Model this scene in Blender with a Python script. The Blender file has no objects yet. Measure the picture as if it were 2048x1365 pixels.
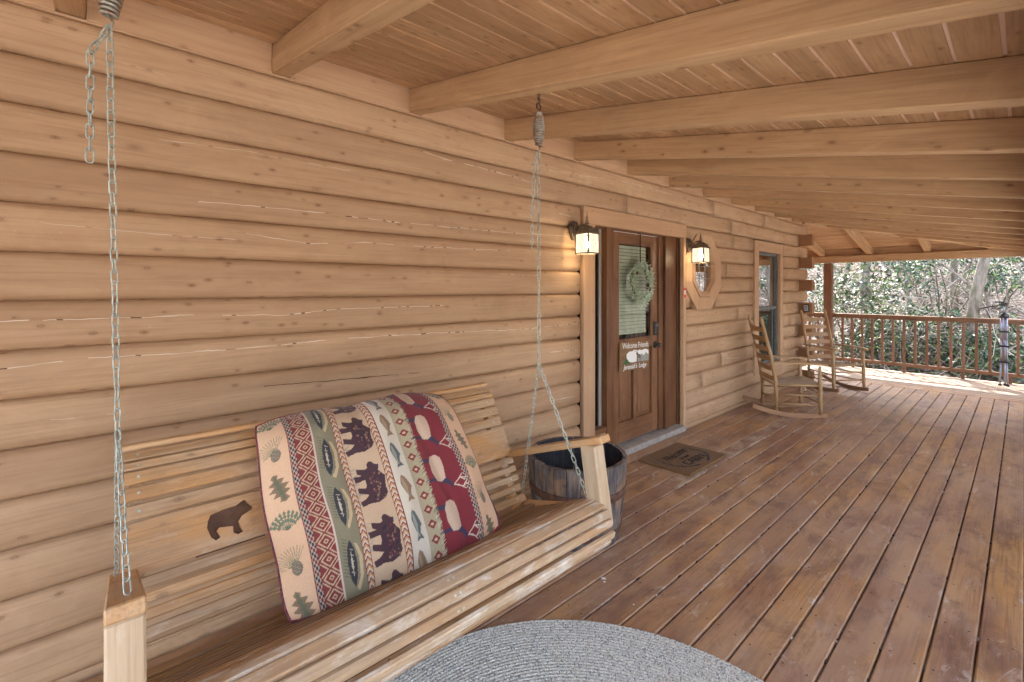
import bpy, bmesh, math, random
import numpy as np
from mathutils import Vector, Matrix, geometry, noise as mnoise
R = math.radians
random.seed(7); rng = np.random.default_rng(5)
scene = bpy.context.scene
COL = scene.collection

# ------------------------------------------------------------ camera, sky, sun, exposure
cam_d = bpy.data.cameras.new('camera'); cam = bpy.data.objects.new('camera', cam_d); COL.objects.link(cam)
cam.location = (0, -2.46, 1.55)
cam.rotation_euler = (R(90), 0, R(48.7 - 90))
cam_d.sensor_width = 36; cam_d.lens = 36 * 900 / 2048
cam_d.shift_y = -105.5 / 2048
cam_d.clip_start = .05; cam_d.clip_end = 500
scene.camera = cam

to_sun = Vector((.84 * math.cos(R(46)), .54 * math.cos(R(46)), math.sin(R(46)))).normalized()
world = bpy.data.worlds.new('World'); scene.world = world; world.use_nodes = True
wn = world.node_tree; bg = wn.nodes['Background']
sky = wn.nodes.new('ShaderNodeTexSky'); sky.sky_type = 'NISHITA'; sky.sun_disc = False
sky.sun_elevation = math.asin(to_sun.z); sky.sun_rotation = math.atan2(to_sun.x, to_sun.y)
sky.air_density = 1.0; sky.dust_density = 3.0; sky.ozone_density = 1.0
hs = wn.nodes.new('ShaderNodeHueSaturation'); hs.inputs['Saturation'].default_value = .5
wn.links.new(sky.outputs[0], hs.inputs['Color']); wn.links.new(hs.outputs[0], bg.inputs[0]); bg.inputs[1].default_value = .15
sun_d = bpy.data.lights.new('sun', 'SUN'); sun_d.energy = 2.0; sun_d.angle = R(.53); sun_d.color = (1, .95, .87)
sun = bpy.data.objects.new('sun', sun_d); COL.objects.link(sun)
sun.rotation_euler = to_sun.to_track_quat('Z', 'Y').to_euler(); sun.location = (14, 6, 12)
vs = scene.view_settings
vs.view_transform = 'Standard'; vs.look = 'None'; vs.gamma = 1; vs.use_curve_mapping = False
vs.exposure = 3.6
scene.render.engine = 'CYCLES'
cy = scene.cycles
cy.use_denoising = True; cy.max_bounces = 10; cy.diffuse_bounces = 6; cy.glossy_bounces = 4
cy.transparent_max_bounces = 12; cy.use_adaptive_sampling = True; cy.adaptive_threshold = .02
cy.sample_clamp_indirect = 8

# ------------------------------------------------------------ object helpers
def link(name, me, parent=None, loc=(0, 0, 0), rot=(0, 0, 0), **props):
    o = bpy.data.objects.new(name, me); COL.objects.link(o)
    o.location = loc; o.rotation_euler = rot
    if parent is not None: o.parent = parent
    for k, v in props.items(): o[k] = v
    return o
def thing(name, label, cat, loc=(0, 0, 0), rot=(0, 0, 0), group=None, me=None):
    o = link(name, me, None, loc, rot); o['label'] = label; o['category'] = cat
    if group: o['group'] = group
    return o
def mesh(name, v, f, mat=None, smooth=False, mats=None, mi=None):
    me = bpy.data.meshes.new(name)
    me.from_pydata([tuple(p) for p in v], [], [tuple(q) for q in f])
    for m in (mats or ([mat] if mat else [])): me.materials.append(m)
    if mi is not None: me.polygons.foreach_set('material_index', mi)
    if smooth: me.polygons.foreach_set('use_smooth', [True] * len(me.polygons))
    me.update(); return me
def flip_fix(me):
    bm = bmesh.new(); bm.from_mesh(me); bmesh.ops.recalc_face_normals(bm, faces=bm.faces); bm.to_mesh(me); bm.free(); return me
_cache = {}
def box_me(dx, dy, dz, mat, bev=.003):
    k = (round(dx, 4), round(dy, 4), round(dz, 4), mat.name, bev)
    if k in _cache: return _cache[k]
    bm = bmesh.new(); bmesh.ops.create_cube(bm, size=1)
    for v in bm.verts: v.co = Vector((v.co.x * dx, v.co.y * dy, v.co.z * dz))
    if bev: bmesh.ops.bevel(bm, geom=list(bm.edges), offset=min(bev, min(dx, dy, dz) * .3), segments=1, affect='EDGES')
    me = bpy.data.meshes.new('board'); bm.to_mesh(me); bm.free(); me.materials.append(mat)
    _cache[k] = me; return me
def box(name, a, b, mat, parent=None, bev=.003, **p):
    d = [abs(b[i] - a[i]) for i in range(3)]; c = [(a[i] + b[i]) / 2 for i in range(3)]
    return link(name, box_me(*d, mat, bev), parent, c, **p)
class MB:
    def __init__(s): s.v = []; s.f = []; s.m = []
    def add(s, v, f, mi=0):
        n = len(s.v); s.v += [tuple(p) for p in v]; s.f += [tuple(i + n for i in q) for q in f]; s.m += [mi] * len(f)
    def box(s, a, b, mi=0, M=None):
        v = [Vector((x, y, z)) for x in (a[0], b[0]) for y in (a[1], b[1]) for z in (a[2], b[2])]
        if M: v = [M @ p for p in v]
        s.add(v, [(0, 1, 3, 2), (4, 6, 7, 5), (0, 4, 5, 1), (2, 3, 7, 6), (0, 2, 6, 4), (1, 5, 7, 3)], mi)
    def tube(s, pts, rad, n=8, mi=0, cap=True, closed=False):
        pts = [Vector(p) for p in pts]; m = len(pts)
        if not hasattr(rad, '__len__'): rad = [rad] * m
        vv = []; up = None
        for i in range(m):
            if closed: t = pts[(i + 1) % m] - pts[i - 1]
            else: t = pts[min(i + 1, m - 1)] - pts[max(i - 1, 0)]
            if t.length < 1e-9: t = Vector((0, 0, 1))
            t.normalize()
            if up is None: up = Vector((0, 0, 1)) if abs(t.z) < .9 else Vector((1, 0, 0))
            a = up - t * up.dot(t)
            if a.length < 1e-4: a = t.orthogonal()
            a.normalize(); up = a; b = t.cross(a)
            for j in range(n):
                w = 2 * math.pi * j / n
                vv.append(pts[i] + (a * math.cos(w) + b * math.sin(w)) * rad[i])
        ff = []
        for i in range(m if closed else m - 1):
            for j in range(n):
                k = (j + 1) % n; i2 = (i + 1) % m
                ff.append((i * n + j, i * n + k, i2 * n + k, i2 * n + j))
        if cap and not closed: ff.append(tuple(reversed(range(n)))); ff.append(tuple((m - 1) * n + j for j in range(n)))
        s.add(vv, ff, mi)
    def lathe(s, prof, c=(0, 0, 0), n=16, mi=0):
        vv = []; 
        for r, z in prof:
            for j in range(n):
                w = 2 * math.pi * j / n; vv.append((c[0] + r * math.cos(w), c[1] + r * math.sin(w), c[2] + z))
        ff = [(i * n + j, i * n + (j + 1) % n, (i + 1) * n + (j + 1) % n, (i + 1) * n + j) for i in range(len(prof) - 1) for j in range(n)]
        s.add(vv, ff, mi)
    def mesh(s, name, mats, smooth=False, fix=False):
        if not isinstance(mats, (list, tuple)): mats = [mats]
        me = mesh(name, s.v, s.f, None, smooth, mats, s.m)
        return flip_fix(me) if fix else me
    def link(s, name, mats, parent=None, smooth=False, loc=(0, 0, 0), rot=(0, 0, 0), **p):
        return link(name, s.mesh(name, mats, smooth), parent, loc, rot, **p)
def prism(poly, d0, d1, axis='y'):
    """polygon of (a,b) pairs extruded; axis y -> (a,d,b); z -> (a,b,d); x -> (d,a,b)"""
    P = {'y': lambda a, b, d: (a, d, b), 'z': lambda a, b, d: (a, b, d), 'x': lambda a, b, d: (d, a, b)}[axis]
    n = len(poly); v = [P(a, b, d0) for a, b in poly] + [P(a, b, d1) for a, b in poly]
    f = [tuple(range(n)), tuple(reversed(range(n, 2 * n)))] + [(i, (i + 1) % n, n + (i + 1) % n, n + i) for i in range(n)]
    return v, f

# ------------------------------------------------------------ materials
class NT:
    def __init__(s, name):
        s.m = bpy.data.materials.new(name); s.m.use_nodes = True; s.t = s.m.node_tree
        s.b = s.t.nodes['Principled BSDF']; s.out = s.t.nodes['Material Output']
    def n(s, typ, **kw):
        x = s.t.nodes.new(typ)
        for k, v in kw.items(): setattr(x, k, v)
        return x
    def set(s, sock, val):
        if isinstance(val, bpy.types.NodeSocket): s.t.links.new(val, sock)
        elif isinstance(val, (tuple, list)) and sock.type == 'RGBA' and len(val) == 3: sock.default_value = (*val, 1)
        else: sock.default_value = val
    def noise(s, vec, scale, detail=4, rough=.55, dist=0, out=0):
        x = s.n('ShaderNodeTexNoise'); s.set(x.inputs['Vector'], vec)
        x.inputs['Scale'].default_value = scale; x.inputs['Detail'].default_value = detail
        x.inputs['Roughness'].default_value = rough; x.inputs['Distortion'].default_value = dist
        return x.outputs[out]
    def ramp(s, fac, stops, interp='LINEAR'):
        x = s.n('ShaderNodeValToRGB'); s.set(x.inputs[0], fac); e = x.color_ramp; e.interpolation = interp
        while len(e.elements) < len(stops): e.elements.new(.5)
        for i, (p, c) in enumerate(stops):
            e.elements[i].position = p
            if not isinstance(c, (tuple, list)): c = (c, c, c)
            e.elements[i].color = (*c, 1)
        return x.outputs[0]
    def mix(s, fac, a, b, mode='MIX'):
        x = s.n('ShaderNodeMix', data_type='RGBA', blend_type=mode)
        s.set(x.inputs[0], fac); s.set(x.inputs[6], a); s.set(x.inputs[7], b); return x.outputs[2]
    def math(s, op, a, b=0.0, c=None):
        x = s.n('ShaderNodeMath', operation=op); s.set(x.inputs[0], a); s.set(x.inputs[1], b)
        if c is not None: s.set(x.inputs[2], c)
        return x.outputs[0]
    def vmul(s, v, k):
        x = s.n('ShaderNodeVectorMath', operation='MULTIPLY'); s.set(x.inputs[0], v); s.set(x.inputs[1], k); return x.outputs[0]
    def coords(s, var=True):
        tc = s.n('ShaderNodeTexCoord').outputs['Object']
        if not var: return tc
        oi = s.n('ShaderNodeObjectInfo').outputs['Random']
        x = s.n('ShaderNodeVectorMath', operation='MULTIPLY_ADD'); s.set(x.inputs[0], oi)
        s.t.links.new(oi, x.inputs[0]); x.inputs[1].default_value = (37, 53, 29); s.t.links.new(tc, x.inputs[2])
        return x.outputs[0]
    def bump(s, h, strength=.3, dist=.01):
        x = s.n('ShaderNodeBump'); s.set(x.inputs['Height'], h); x.inputs['Strength'].default_value = strength
        x.inputs['Distance'].default_value = dist; s.t.links.new(x.outputs[0], s.b.inputs['Normal'])
    def fin(s, color, rough=.6, spec=.4, metal=0):
        s.set(s.b.inputs['Base Color'], color); s.set(s.b.inputs['Roughness'], rough)
        s.b.inputs['Specular IOR Level'].default_value = spec; s.b.inputs['Metallic'].default_value = metal
        return s.m
_mc = {}
def lerp3(a, b, t): return tuple(a[i] * (1 - t) + b[i] * t for i in range(3))
def wood(name, base, dark, alt, axis='x', rough=.6, spec=.3, knots=.5, knotc=None, wear=0, wearc=(.5, .45, .4), gs=1.0, bump=.25, vary=.12, kscale=1.0, alt_amt=.5, wearlo=.56, gstr=1.0, patch=None, kth=(.05, .10, .125, .20, .34), kmix=.75, smudge=0):
    k = (name, axis)
    if k in _mc: return _mc[k]
    N = NT(f'{name}_{axis}'); co = N.coords()
    i = 'xyz'.index(axis)
    def st(l, c): return tuple(l if j == i else c for j in range(3))
    g1 = N.noise(N.vmul(co, st(1.1 * gs, 22 * gs)), 1.0, 6, .6, .8)
    g2 = N.noise(N.vmul(co, st(5 * gs, 160 * gs)), 1.0, 3, .6, .2)
    bl = N.noise(N.vmul(co, st(1.3, 4.5)), 1.0, 4, .6, .5)
    bl2 = N.noise(N.vmul(co, st(5, 11)), 1.0, 6, .7, .3)
    c = N.mix(N.ramp(g1, [(.32, 0.), (.62, 1.)]), lerp3(base, dark, .55 * gstr), base)
    c = N.mix(N.math('MULTIPLY', N.ramp(bl, [(.42, 0.), (.62, 1.)]), alt_amt), c, alt)
    c = N.mix(N.math('MULTIPLY', N.ramp(g2, [(.36, 1.), (.5, 0.)]), .4 * gstr), c, lerp3(base, dark, .9))
    if patch:
        gp = N.n('ShaderNodeNewGeometry').outputs['Position']
        pw_ = N.noise(N.vmul(gp, (.55, 1.0, 1)), 1.3, 5, .65, .6)
        c = N.mix(N.math('MULTIPLY', N.ramp(pw_, [(.40, 0.), (.60, 1.)]), patch[1]), c, patch[0])
        dk = N.noise(N.vmul(gp, (1.6, 3.5, 1)), 1.7, 6, .7, .5)
        c = N.mix(N.math('MULTIPLY', N.ramp(dk, [(.34, 1.), (.50, 0.)]), .6), c, (.10, .046, .038))
        sc2 = N.noise(N.vmul(gp, (3.5, 9, 1)), 1.0, 6, .75, 1.2)
        c = N.mix(N.math('MULTIPLY', N.ramp(sc2, [(.585, 0.), (.66, 1.)]), .6), c, (.48, .40, .34))
    if wear:
        w = N.math('MULTIPLY', N.ramp(bl2, [(wearlo, 0.), (wearlo + .12, 1.)]), wear)
        c = N.mix(w, c, wearc)
    if knots:
        vo = N.n('ShaderNodeTexVoronoi'); N.set(vo.inputs['Vector'], N.vmul(co, st(2.3 * kscale, 4.4 * kscale)))
        wob = N.noise(co, 9, 3, .6)
        d = N.math('ADD', vo.outputs['Distance'], N.math('MULTIPLY', N.math('SUBTRACT', wob, .5), .16))
        sc = N.n('ShaderNodeSeparateColor'); N.set(sc.inputs[0], vo.outputs['Color'])
        gate = N.math('LESS_THAN', sc.outputs[0], knots)
        core = N.math('MULTIPLY', gate, N.ramp(d, [(kth[0], 1.), (kth[1], .35), (kth[2], .7), (kth[3], .15), (kth[4], 0.)]))
        c = N.mix(N.math('MULTIPLY', core, kmix), c, knotc or dark)
    if kmix > .8:
        vo = N.n('ShaderNodeTexVoronoi'); N.set(vo.inputs['Vector'], N.vmul(co, st(.95, 2.1)))
        wob = N.noise(co, 6, 5, .7); d = N.math('ADD', vo.outputs['Distance'], N.math('MULTIPLY', N.math('SUBTRACT', wob, .5), .30))
        sc = N.n('ShaderNodeSeparateColor'); N.set(sc.inputs[0], vo.outputs['Color'])
        big = N.math('MULTIPLY', N.math('LESS_THAN', sc.outputs[1], .34), N.ramp(d, [(.03, 1.), (.07, .45), (.09, .8), (.13, .3), (.24, 0.)]))
        c = N.mix(N.math('MULTIPLY', big, .62), c, (.24, .125, .07))
    if smudge:
        sm = N.noise(N.vmul(co, st(1.6, 3.2)), 1.0, 6, .72, .8)
        c = N.mix(N.math('MULTIPLY', N.ramp(sm, [(.30, 1.), (.50, 0.)]), smudge), c, lerp3(base, dark, .75))
        c = N.mix(N.math('MULTIPLY', N.ramp(sm, [(.56, 0.), (.70, 1.)]), smudge), c, tuple(min(.9, q * 1.22) for q in base))
        sp_ = N.noise(co, 55, 4, .7); c = N.mix(N.math('MULTIPLY', N.ramp(sp_, [(.66, 0.), (.72, 1.)]), smudge * .8), c, (.62, .50, .38))
    if vary:
        oi = N.n('ShaderNodeObjectInfo').outputs['Random']
        hv = N.n('ShaderNodeHueSaturation'); N.set(hv.inputs['Color'], c)
        N.set(hv.inputs['Value'], N.math('MULTIPLY_ADD', oi, vary * 2, 1 - vary)); c = hv.outputs[0]
    N.bump(N.math('ADD', N.math('MULTIPLY', g1, .5), N.math('MULTIPLY', g2, .5)), bump, .006)
    rr = N.math('MULTIPLY_ADD', bl2, .35, rough - .17)
    _mc[k] = N.fin(c, rr, spec); return _mc[k]
def flat(name, color, rough=.6, spec=.3, metal=0, nz=.0, nscale=40, c2=None, bump=0):
    if name in _mc: return _mc[name]
    N = NT(name); c = color
    if nz or c2:
        co = N.coords(); q = N.noise(co, nscale, 5, .6)
        c = N.mix(N.ramp(q, [(.4, 0.), (.62, 1.)]), color, c2 or lerp3(color, (0, 0, 0), nz))
        if bump: N.bump(q, bump, .004)
    _mc[name] = N.fin(c, rough, spec, metal); return _mc[name]

STAIN = (.51, .342, .208); STAIN_D = (.26, .135, .07); STAIN_A = (.46, .28, .16)
def logm(): return wood('log_stain', STAIN, STAIN_D, (.485, .325, .20), 'x', rough=.62, spec=.25, knots=.22, knotc=(.18, .085, .045), gs=.5, bump=.25, gstr=.7, kth=(.05, .11, .15, .22, .42), kmix=.9, smudge=.38, vary=.05, wear=.25, wearc=(.52, .33, .20), kscale=1.15)
def trim(ax): return wood('trim_stain', (.53, .345, .21), STAIN_D, STAIN_A, ax, rough=.6, spec=.28, knots=.2, gs=.7, bump=.12, gstr=.5, vary=.06)
def beam(ax): return wood('beam_stain', (.55, .365, .205), (.26, .135, .06), (.49, .305, .16), ax, rough=.6, spec=.28, knots=.26, knotc=(.14, .055, .025), gs=.6, bump=.25, gstr=.8, kth=(.07, .13, .16, .24, .42), kmix=.79, smudge=.42, vary=.06, kscale=.9)
def ceil(ax): return wood('ceiling_stain', (.56, .36, .205), (.24, .13, .06), (.44, .265, .135), ax, rough=.6, spec=.25, knots=.35, knotc=(.13, .06, .03), kth=(.05, .11, .15, .22, .42), smudge=.4, gs=.8, bump=.15, vary=.12, kscale=1.3, alt_amt=.8)
def deckm(ax): return wood('deck_stain', (.29, .148, .085), (.10, .046, .032), (.44, .235, .085), ax, rough=.50, spec=.45, knots=.06, knotc=(.09, .04, .03), gs=.6, bump=.45, vary=.045, wear=.35, wearc=(.40, .30, .24), alt_amt=.85, wearlo=.55, gstr=1.0, smudge=.3, patch=((.38, .255, .175), .55))
def deckpale(ax): return wood('deck_pale', (.29, .20, .14), (.15, .09, .065), (.33, .24, .17), ax, rough=.55, spec=.35, knots=.1, gs=.6, bump=.4, vary=.1, wear=.5, wearc=(.5, .42, .34))  # paler, greyer mix for the boards round the cabin corner
def railm(ax): return wood('rail_stain', (.25, .135, .08), (.10, .05, .03), (.20, .105, .06), ax, rough=.55, knots=.2, gs=.8, bump=.1, vary=.1)
def doorw(ax): return wood('door_stain', (.21, .095, .042), (.07, .027, .012), (.30, .15, .075), ax, rough=.42, spec=.45, knots=0, gs=1.1, bump=.12, vary=.05, wear=.25, wearc=(.42, .27, .16))
def jambw(ax): return wood('jamb_stain', (.15, .062, .026), (.055, .02, .01), (.25, .12, .05), ax, rough=.42, spec=.45, knots=0, gs=1, bump=.1, vary=.1)
def pine(ax): return wood('swing_pine', (.50, .345, .205), (.20, .10, .045), (.50, .25, .08), ax, rough=.5, spec=.4, knots=.28, knotc=(.09, .04, .02), gs=.8, bump=.35, vary=.14, wear=.5, wearc=(.62, .52, .40), alt_amt=.85, smudge=.6, kth=(.05, .11, .15, .22, .38))
def pined(ax): return wood('swing_pine_dark', (.20, .105, .048), (.06, .03, .014), (.32, .165, .05), ax, rough=.38, spec=.5, knots=.1, gs=1.2, bump=.3, vary=.15, wear=.2, wearc=(.42, .34, .26))
def pinew(ax): return wood('swing_pine_worn', (.52, .40, .27), (.24, .14, .08), (.42, .24, .11), ax, rough=.6, spec=.3, knots=.05, gs=1.1, bump=.4, vary=.14, wear=.75, wearc=(.62, .58, .52), wearlo=.50, alt_amt=.7, smudge=.6)
def chairw(ax): return wood('chair_maple', (.42, .27, .135), (.20, .11, .05), (.38, .22, .10), ax, rough=.45, spec=.4, knots=0, gs=1.2, bump=.1, vary=.06)
def barkm():
    if 'bark' in _mc: return _mc['bark']
    N = NT('bark'); co = N.coords(); a = N.noise(N.vmul(co, (9, 9, 2.2)), 1, 6, .65, .4); b = N.noise(co, 3, 3)
    c = N.mix(N.ramp(a, [(.35, 0.), (.62, 1.)]), (.08, .065, .05), (.27, .24, .205))
    c = N.mix(N.ramp(b, [(.56, 0.), (.68, 1.)]), c, (.09, .12, .04))
    N.bump(a, .8, .02); _mc['bark'] = N.fin(c, .85, .15); return _mc['bark']

galv = flat('galvanised_steel', (.50, .54, .49), .5, .5, .4, c2=(.30, .34, .31), nscale=60)
rust = flat('rusty_iron', (.16, .085, .06), .75, .3, .3, c2=(.07, .04, .035), nscale=25, bump=.3)
black = flat('black_metal', (.02, .02, .022), .35, .5)
bronze = flat('weathered_bronze', (.13, .095, .065), .5, .5, .55, c2=(.26, .22, .17), nscale=50)
alum = flat('threshold_aluminium', (.46, .44, .41), .5, .5, .3, c2=(.34, .32, .30), nscale=20)
gapc = flat('dark_recess', (.03, .02, .015), .9, .1)
whitep = flat('white_paint', (.8, .8, .78), .5)

def glassm(name, tint=(.9, .95, .93), fac=.35):
    N = NT(name); t = N.t
    tr = N.n('ShaderNodeBsdfTransparent'); tr.inputs[0].default_value = (*tint, 1)
    gl = N.n('ShaderNodeBsdfGlossy'); gl.inputs['Roughness'].default_value = .015
    fr = N.n('ShaderNodeLayerWeight'); fr.inputs[0].default_value = .5
    w = N.math('MULTIPLY_ADD', N.math('POWER', fr.outputs['Facing'], 4.0), .6, fac)
    mx = N.n('ShaderNodeMixShader'); N.set(mx.inputs[0], w); t.links.new(tr.outputs[0], mx.inputs[1]); t.links.new(gl.outputs[0], mx.inputs[2])
    t.links.new(mx.outputs[0], N.out.inputs[0]); return N.m
pane_glass = glassm('window_glass', (.92, .95, .93), .05)
oct_glass = glassm('mirrored_glass', (.4, .42, .42), .6)

# ------------------------------------------------------------ STRUCTURE: log cabin
P0, PITCH = .02, .1855
cabin = thing('log_cabin', 'tan stained log cabin wall with front door and windows along the porch', 'house', (0, 0, 0))
NP = 13
def log_me(L, flipend=0):
    n = max(2, int(L / .22)); v = []; f = []
    ph = random.random() * 50
    h = PITCH
    for i in range(n + 1):
        x = L * i / n
        w1 = .0035 * mnoise.noise(Vector((ph + x * .9, 0, 0))); w2 = .0045 * mnoise.noise(Vector((ph + x * .7, 9, 0)))
        for j in range(NP):
            a = -1 + 2 * j / (NP - 1)
            z = h / 2 + a * (h / 2 + .001) + w1 * (1 - abs(a))
            dep = .062 * (1 - (1 - min(1, abs(a))) ** 2.0) ** 1.0
            y = .023 * abs(a) ** 4.6 + w2 * (1 - abs(a))
            if abs(a) > .999: y = .040
            v.append((x, y, z))
        v.append((x, .15, h + .001)); v.append((x, .15, -.001))
    m = NP + 2
    for i in range(n):
        for j in range(m - 1):
            f.append((i * m + j, i * m + j + 1, (i + 1) * m + j + 1, (i + 1) * m + j))
        f.append((i * m + m - 1, i * m, (i + 1) * m, (i + 1) * m + m - 1))
    f.append(tuple(range(m))); f.append(tuple(reversed([n * m + j for j in range(m)])))
    me = mesh('wall_log', v, f, logm(), True)
    flip_fix(me)
    for p in me.polygons:
        if len(p.vertices) > 4: p.use_smooth = False
    return me
OCT = (5.125, 1.735)
def spans(k):
    z0 = P0 + PITCH * k; z1 = z0 + PITCH; xe = 8.93 if k % 2 else 8.497
    s = [(-2.6, xe)]
    def cut(s, a, b):
        o = []
        for p, q in s:
            if b <= p or a >= q: o.append((p, q)); continue
            if p < a: o.append((p, a))
            if b < q: o.append((b, q))
        return o
    if k <= 11: s = cut(s, 2.925, 4.70)
    if 2 <= k <= 11: s = cut(s, 6.585, 7.715)
    if 7 <= k <= 11:  # octagonal board
        zc = [z0 + .02, z1 - .02]; hw = 0
        for z in zc:
            d = abs(z - OCT[1])
            if d < .33: hw = max(hw, .31)
        if hw: s = cut(s, OCT[0] - hw, OCT[0] + hw)
    return [q for q in s if q[1] - q[0] > .03]
butts = {3: [5.6], 9: [5.75], 11: [5.95], 12: [3.6, 5.9], 13: [5.4, 7.0], 2: [5.1], 6: [6.1], 5: [8.1]}
for k in range(14):
    for a, b in spans(k):
        xs = [a] + [x for x in butts.get(k, []) if a + .3 < x < b - .3] + [b]
        for p, q in zip(xs[:-1], xs[1:]):
            o = link('wall_log', log_me(q - p - .003), cabin, (p, 0, P0 + PITCH * k))
# side wall logs round the corner
def side_me(L):
    v = []; f = []; m = 0
    prof = [(0, .004), (0, PITCH - .004)] + [(.09 + .055 * math.cos(t), PITCH / 2 + (PITCH / 2 - .002) * math.sin(t)) for t in [R(a) for a in (90, 60, 30, 0, -30, -60, -90)]]
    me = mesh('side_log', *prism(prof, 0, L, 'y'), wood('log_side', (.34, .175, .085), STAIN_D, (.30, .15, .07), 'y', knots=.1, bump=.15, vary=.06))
    return flip_fix(me)
sA, sB = side_me(6.18), side_me(6.0)
for k in range(14):
    even = k % 2 == 0
    link('side_log', sA if even else sB, cabin, (8.5, -.18 if even else .16, P0 + PITCH * k))
box('dark_interior_slab', (-2.6, .20, -.3), (8.5, .24, 3.2), gapc, cabin, 0)  # near-black slab behind the panes; its colour paints the darkness of the rooms
box('sill_beam', (-2.6, .03, -.3), (8.64, .15, .018), trim('x'), cabin)
box('gable_wall', (-2.6, 5.9, -.3), (8.6, 6.05, 3.2), trim('x'), cabin)
box('end_wall', (-2.75, .1, -.3), (-2.62, 6, 3.2), trim('y'), cabin)
# cracks: thin pale checks that follow the log surface
A_ = R(48.7); cA, sA_ = math.cos(A_), math.sin(A_)
def wall_pt(px, py, y=0.0):
    u = px - 1024; rx, ry, rz = cA * 900 + sA_ * u, sA_ * 900 - cA * u, 577 - py
    t = (y + 2.46) / ry; return rx * t, 1.55 + rz * t
def surf_y(z):
    a = (((z - P0) / PITCH) % 1) * 2 - 1
    return .023 * abs(a) ** 4.6
CR = [([(396, 403), (617, 423), (793, 445), (1008, 465), (1150, 474)], 1.0), ([(79, 445), (215, 459), (340, 471), (470, 480)], .55),
      ([(492, 468), (623, 488), (736, 486), (877, 496), (1019, 502)], 1.0), ([(0, 643), (226, 637), (396, 630), (566, 631), (679, 618), (917, 611)], .9),
      ([(0, 738), (170, 717), (340, 708), (509, 695), (679, 678), (877, 666), (1047, 659), (1158, 647)], 1.0),
      ([(841, 302), (893, 320), (981, 341), (1059, 364)], 1.1), ([(1076, 339), (1154, 348)], .6), ([(1157, 352), (1227, 359), (1298, 376), (1343, 390)], 1.0),
      ([(315, 279), (479, 301), (700, 342)], .5), ([(527, 773), (700, 758), (838, 745)], -1), ([(1100, 705), (1160, 700)], 1.2),
      ([(1000, 548), (1075, 553)], .5), ([(1100, 802), (1160, 791)], 1.0), ([(1117, 427), (1140, 433)], 1.6), ([(1450, 718), (1494, 714)], 1.3),
      ([(1446, 541), (1480, 543)], 1.2), ([(1400, 425), (1470, 443)], .8), ([(220, 120), (330, 150)], .3), ([(980, 880), (1100, 850)], .5), ([(100, 840), (250, 826)], .4)]
crack_l = flat('crack_bare_wood', (.68, .57, .44), .8); crack_d = flat('crack_dark', (.10, .045, .02), .8)
for pts, w in CR:
    W = [wall_pt(*p) for p in pts]; v = []; f = []; mi = []
    L = W[-1][0] - W[0][0]; n = max(8, int(L / .018)); xs = [q[0] for q in W]; zs = [q[1] for q in W]
    k = 0; ph = random.random() * 99
    for i in range(n + 1):
        x = W[0][0] + L * i / n; z = float(np.interp(x, xs, zs)) + .004 * mnoise.noise(Vector((x * 9 + ph, 0, 0))) + .0015 * random.uniform(-1, 1)
        hw = max(.0002, (.0015 * abs(w)) * (.5 + 1.7 * max(0, mnoise.noise(Vector((x * 11 + ph, 5, 0))) + .35)))
        v += [(x, surf_y(z) - .0035, z - hw), (x, surf_y(z) - .0035, z + hw)]
        if i and mnoise.noise(Vector((x * 5, ph, 1))) > -.30:
            b = 2 * i; f.append((b - 2, b, b + 1, b - 1)); mi.append(1 if (w < 0 or random.random() < .12) else 0)
    link('crack', mesh('crack', v, f, None, False, [crack_l, crack_d], mi), cabin)
# frieze blocking between rafters
RX = [-.134 + .7555 * k for k in range(-3, 12)]
for i in range(len(RX)):
    a = RX[i] + .043; b = (RX[i + 1] - .043) if i + 1 < len(RX) else 8.62
    box('blocking_board', (a, -.004, 2.616), (b, .12, 2.765), trim('x'), cabin)
# --- door unit
cz = trim('z')
box('door_casing', (2.953, -.014, .0), (3.107, .03, 2.098), cz, cabin)
box('door_casing', (4.634, -.014, .0), (4.690, .03, 2.098), cz, cabin)
box('door_casing', (2.953, -.014, 2.10), (4.70, .03, 2.247), trim('x'), cabin)
for x0, x1, yy in ((3.325, 3.392, .025), (3.394, 3.468, .055), (4.25, 4.33, .055), (4.332, 4.402, .025)):
    box('door_jamb', (x0, yy, .07), (x1, .17, 2.098), jambw('z'), cabin)
box('door_jamb', (3.108, .05, 2.088), (4.633, .18, 2.14), jambw('x'), cabin)
# left sidelight
sl = box('sidelight', (3.10, .085, .30), (3.135, .12, 2.09), jambw('z'), cabin)
def sub(o, name, a, b, mat, bev=.002):
    x = box(name, a, b, mat, None, bev); x.parent = o; x.matrix_parent_inverse = Matrix.Translation(-Vector(o.location)); return x
sub(sl, 'frame_strip', (3.29, .085, .30), (3.324, .12, 2.09), flat('grey_strip', (.36, .33, .30), .5))
sub(sl, 'sill', (3.10, .03, .25), (3.324, .12, .298), doorw('x')); sub(sl, 'kick_panel', (3.10, .04, .0), (3.324, .12, .248), trim('x'))
sub(sl, 'pane', (3.136, .10, .30), (3.289, .106, 2.088), glassm('sidelight_glass', (.2, .2, .2), .10), 0)
sub(sl, 'curtain', (3.11, .13, .30), (3.32, .135, 2.088), flat('dark_curtain', (.05, .04, .04), .9), 0)  # added dark sheet; its colour gives the dim interior behind the pane
sr = box('sidelight', (4.404, .06, .062), (4.63, .10, 2.09), jambw('z'), cabin)
sub(sr, 'frame_strip', (4.404, .045, .062), (4.424, .059, 2.085), doorw('z')); sub(sr, 'frame_strip', (4.612, .045, .062), (4.632, .059, 2.085), jambw('z'))
box('wall_plate', (-2.6, .008, 2.611), (8.6, .13, 2.6218), trim('x'), cabin)
box('threshold', (3.33, -.045, .004), (4.632, .13, .06), alum, cabin, .006)
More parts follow.
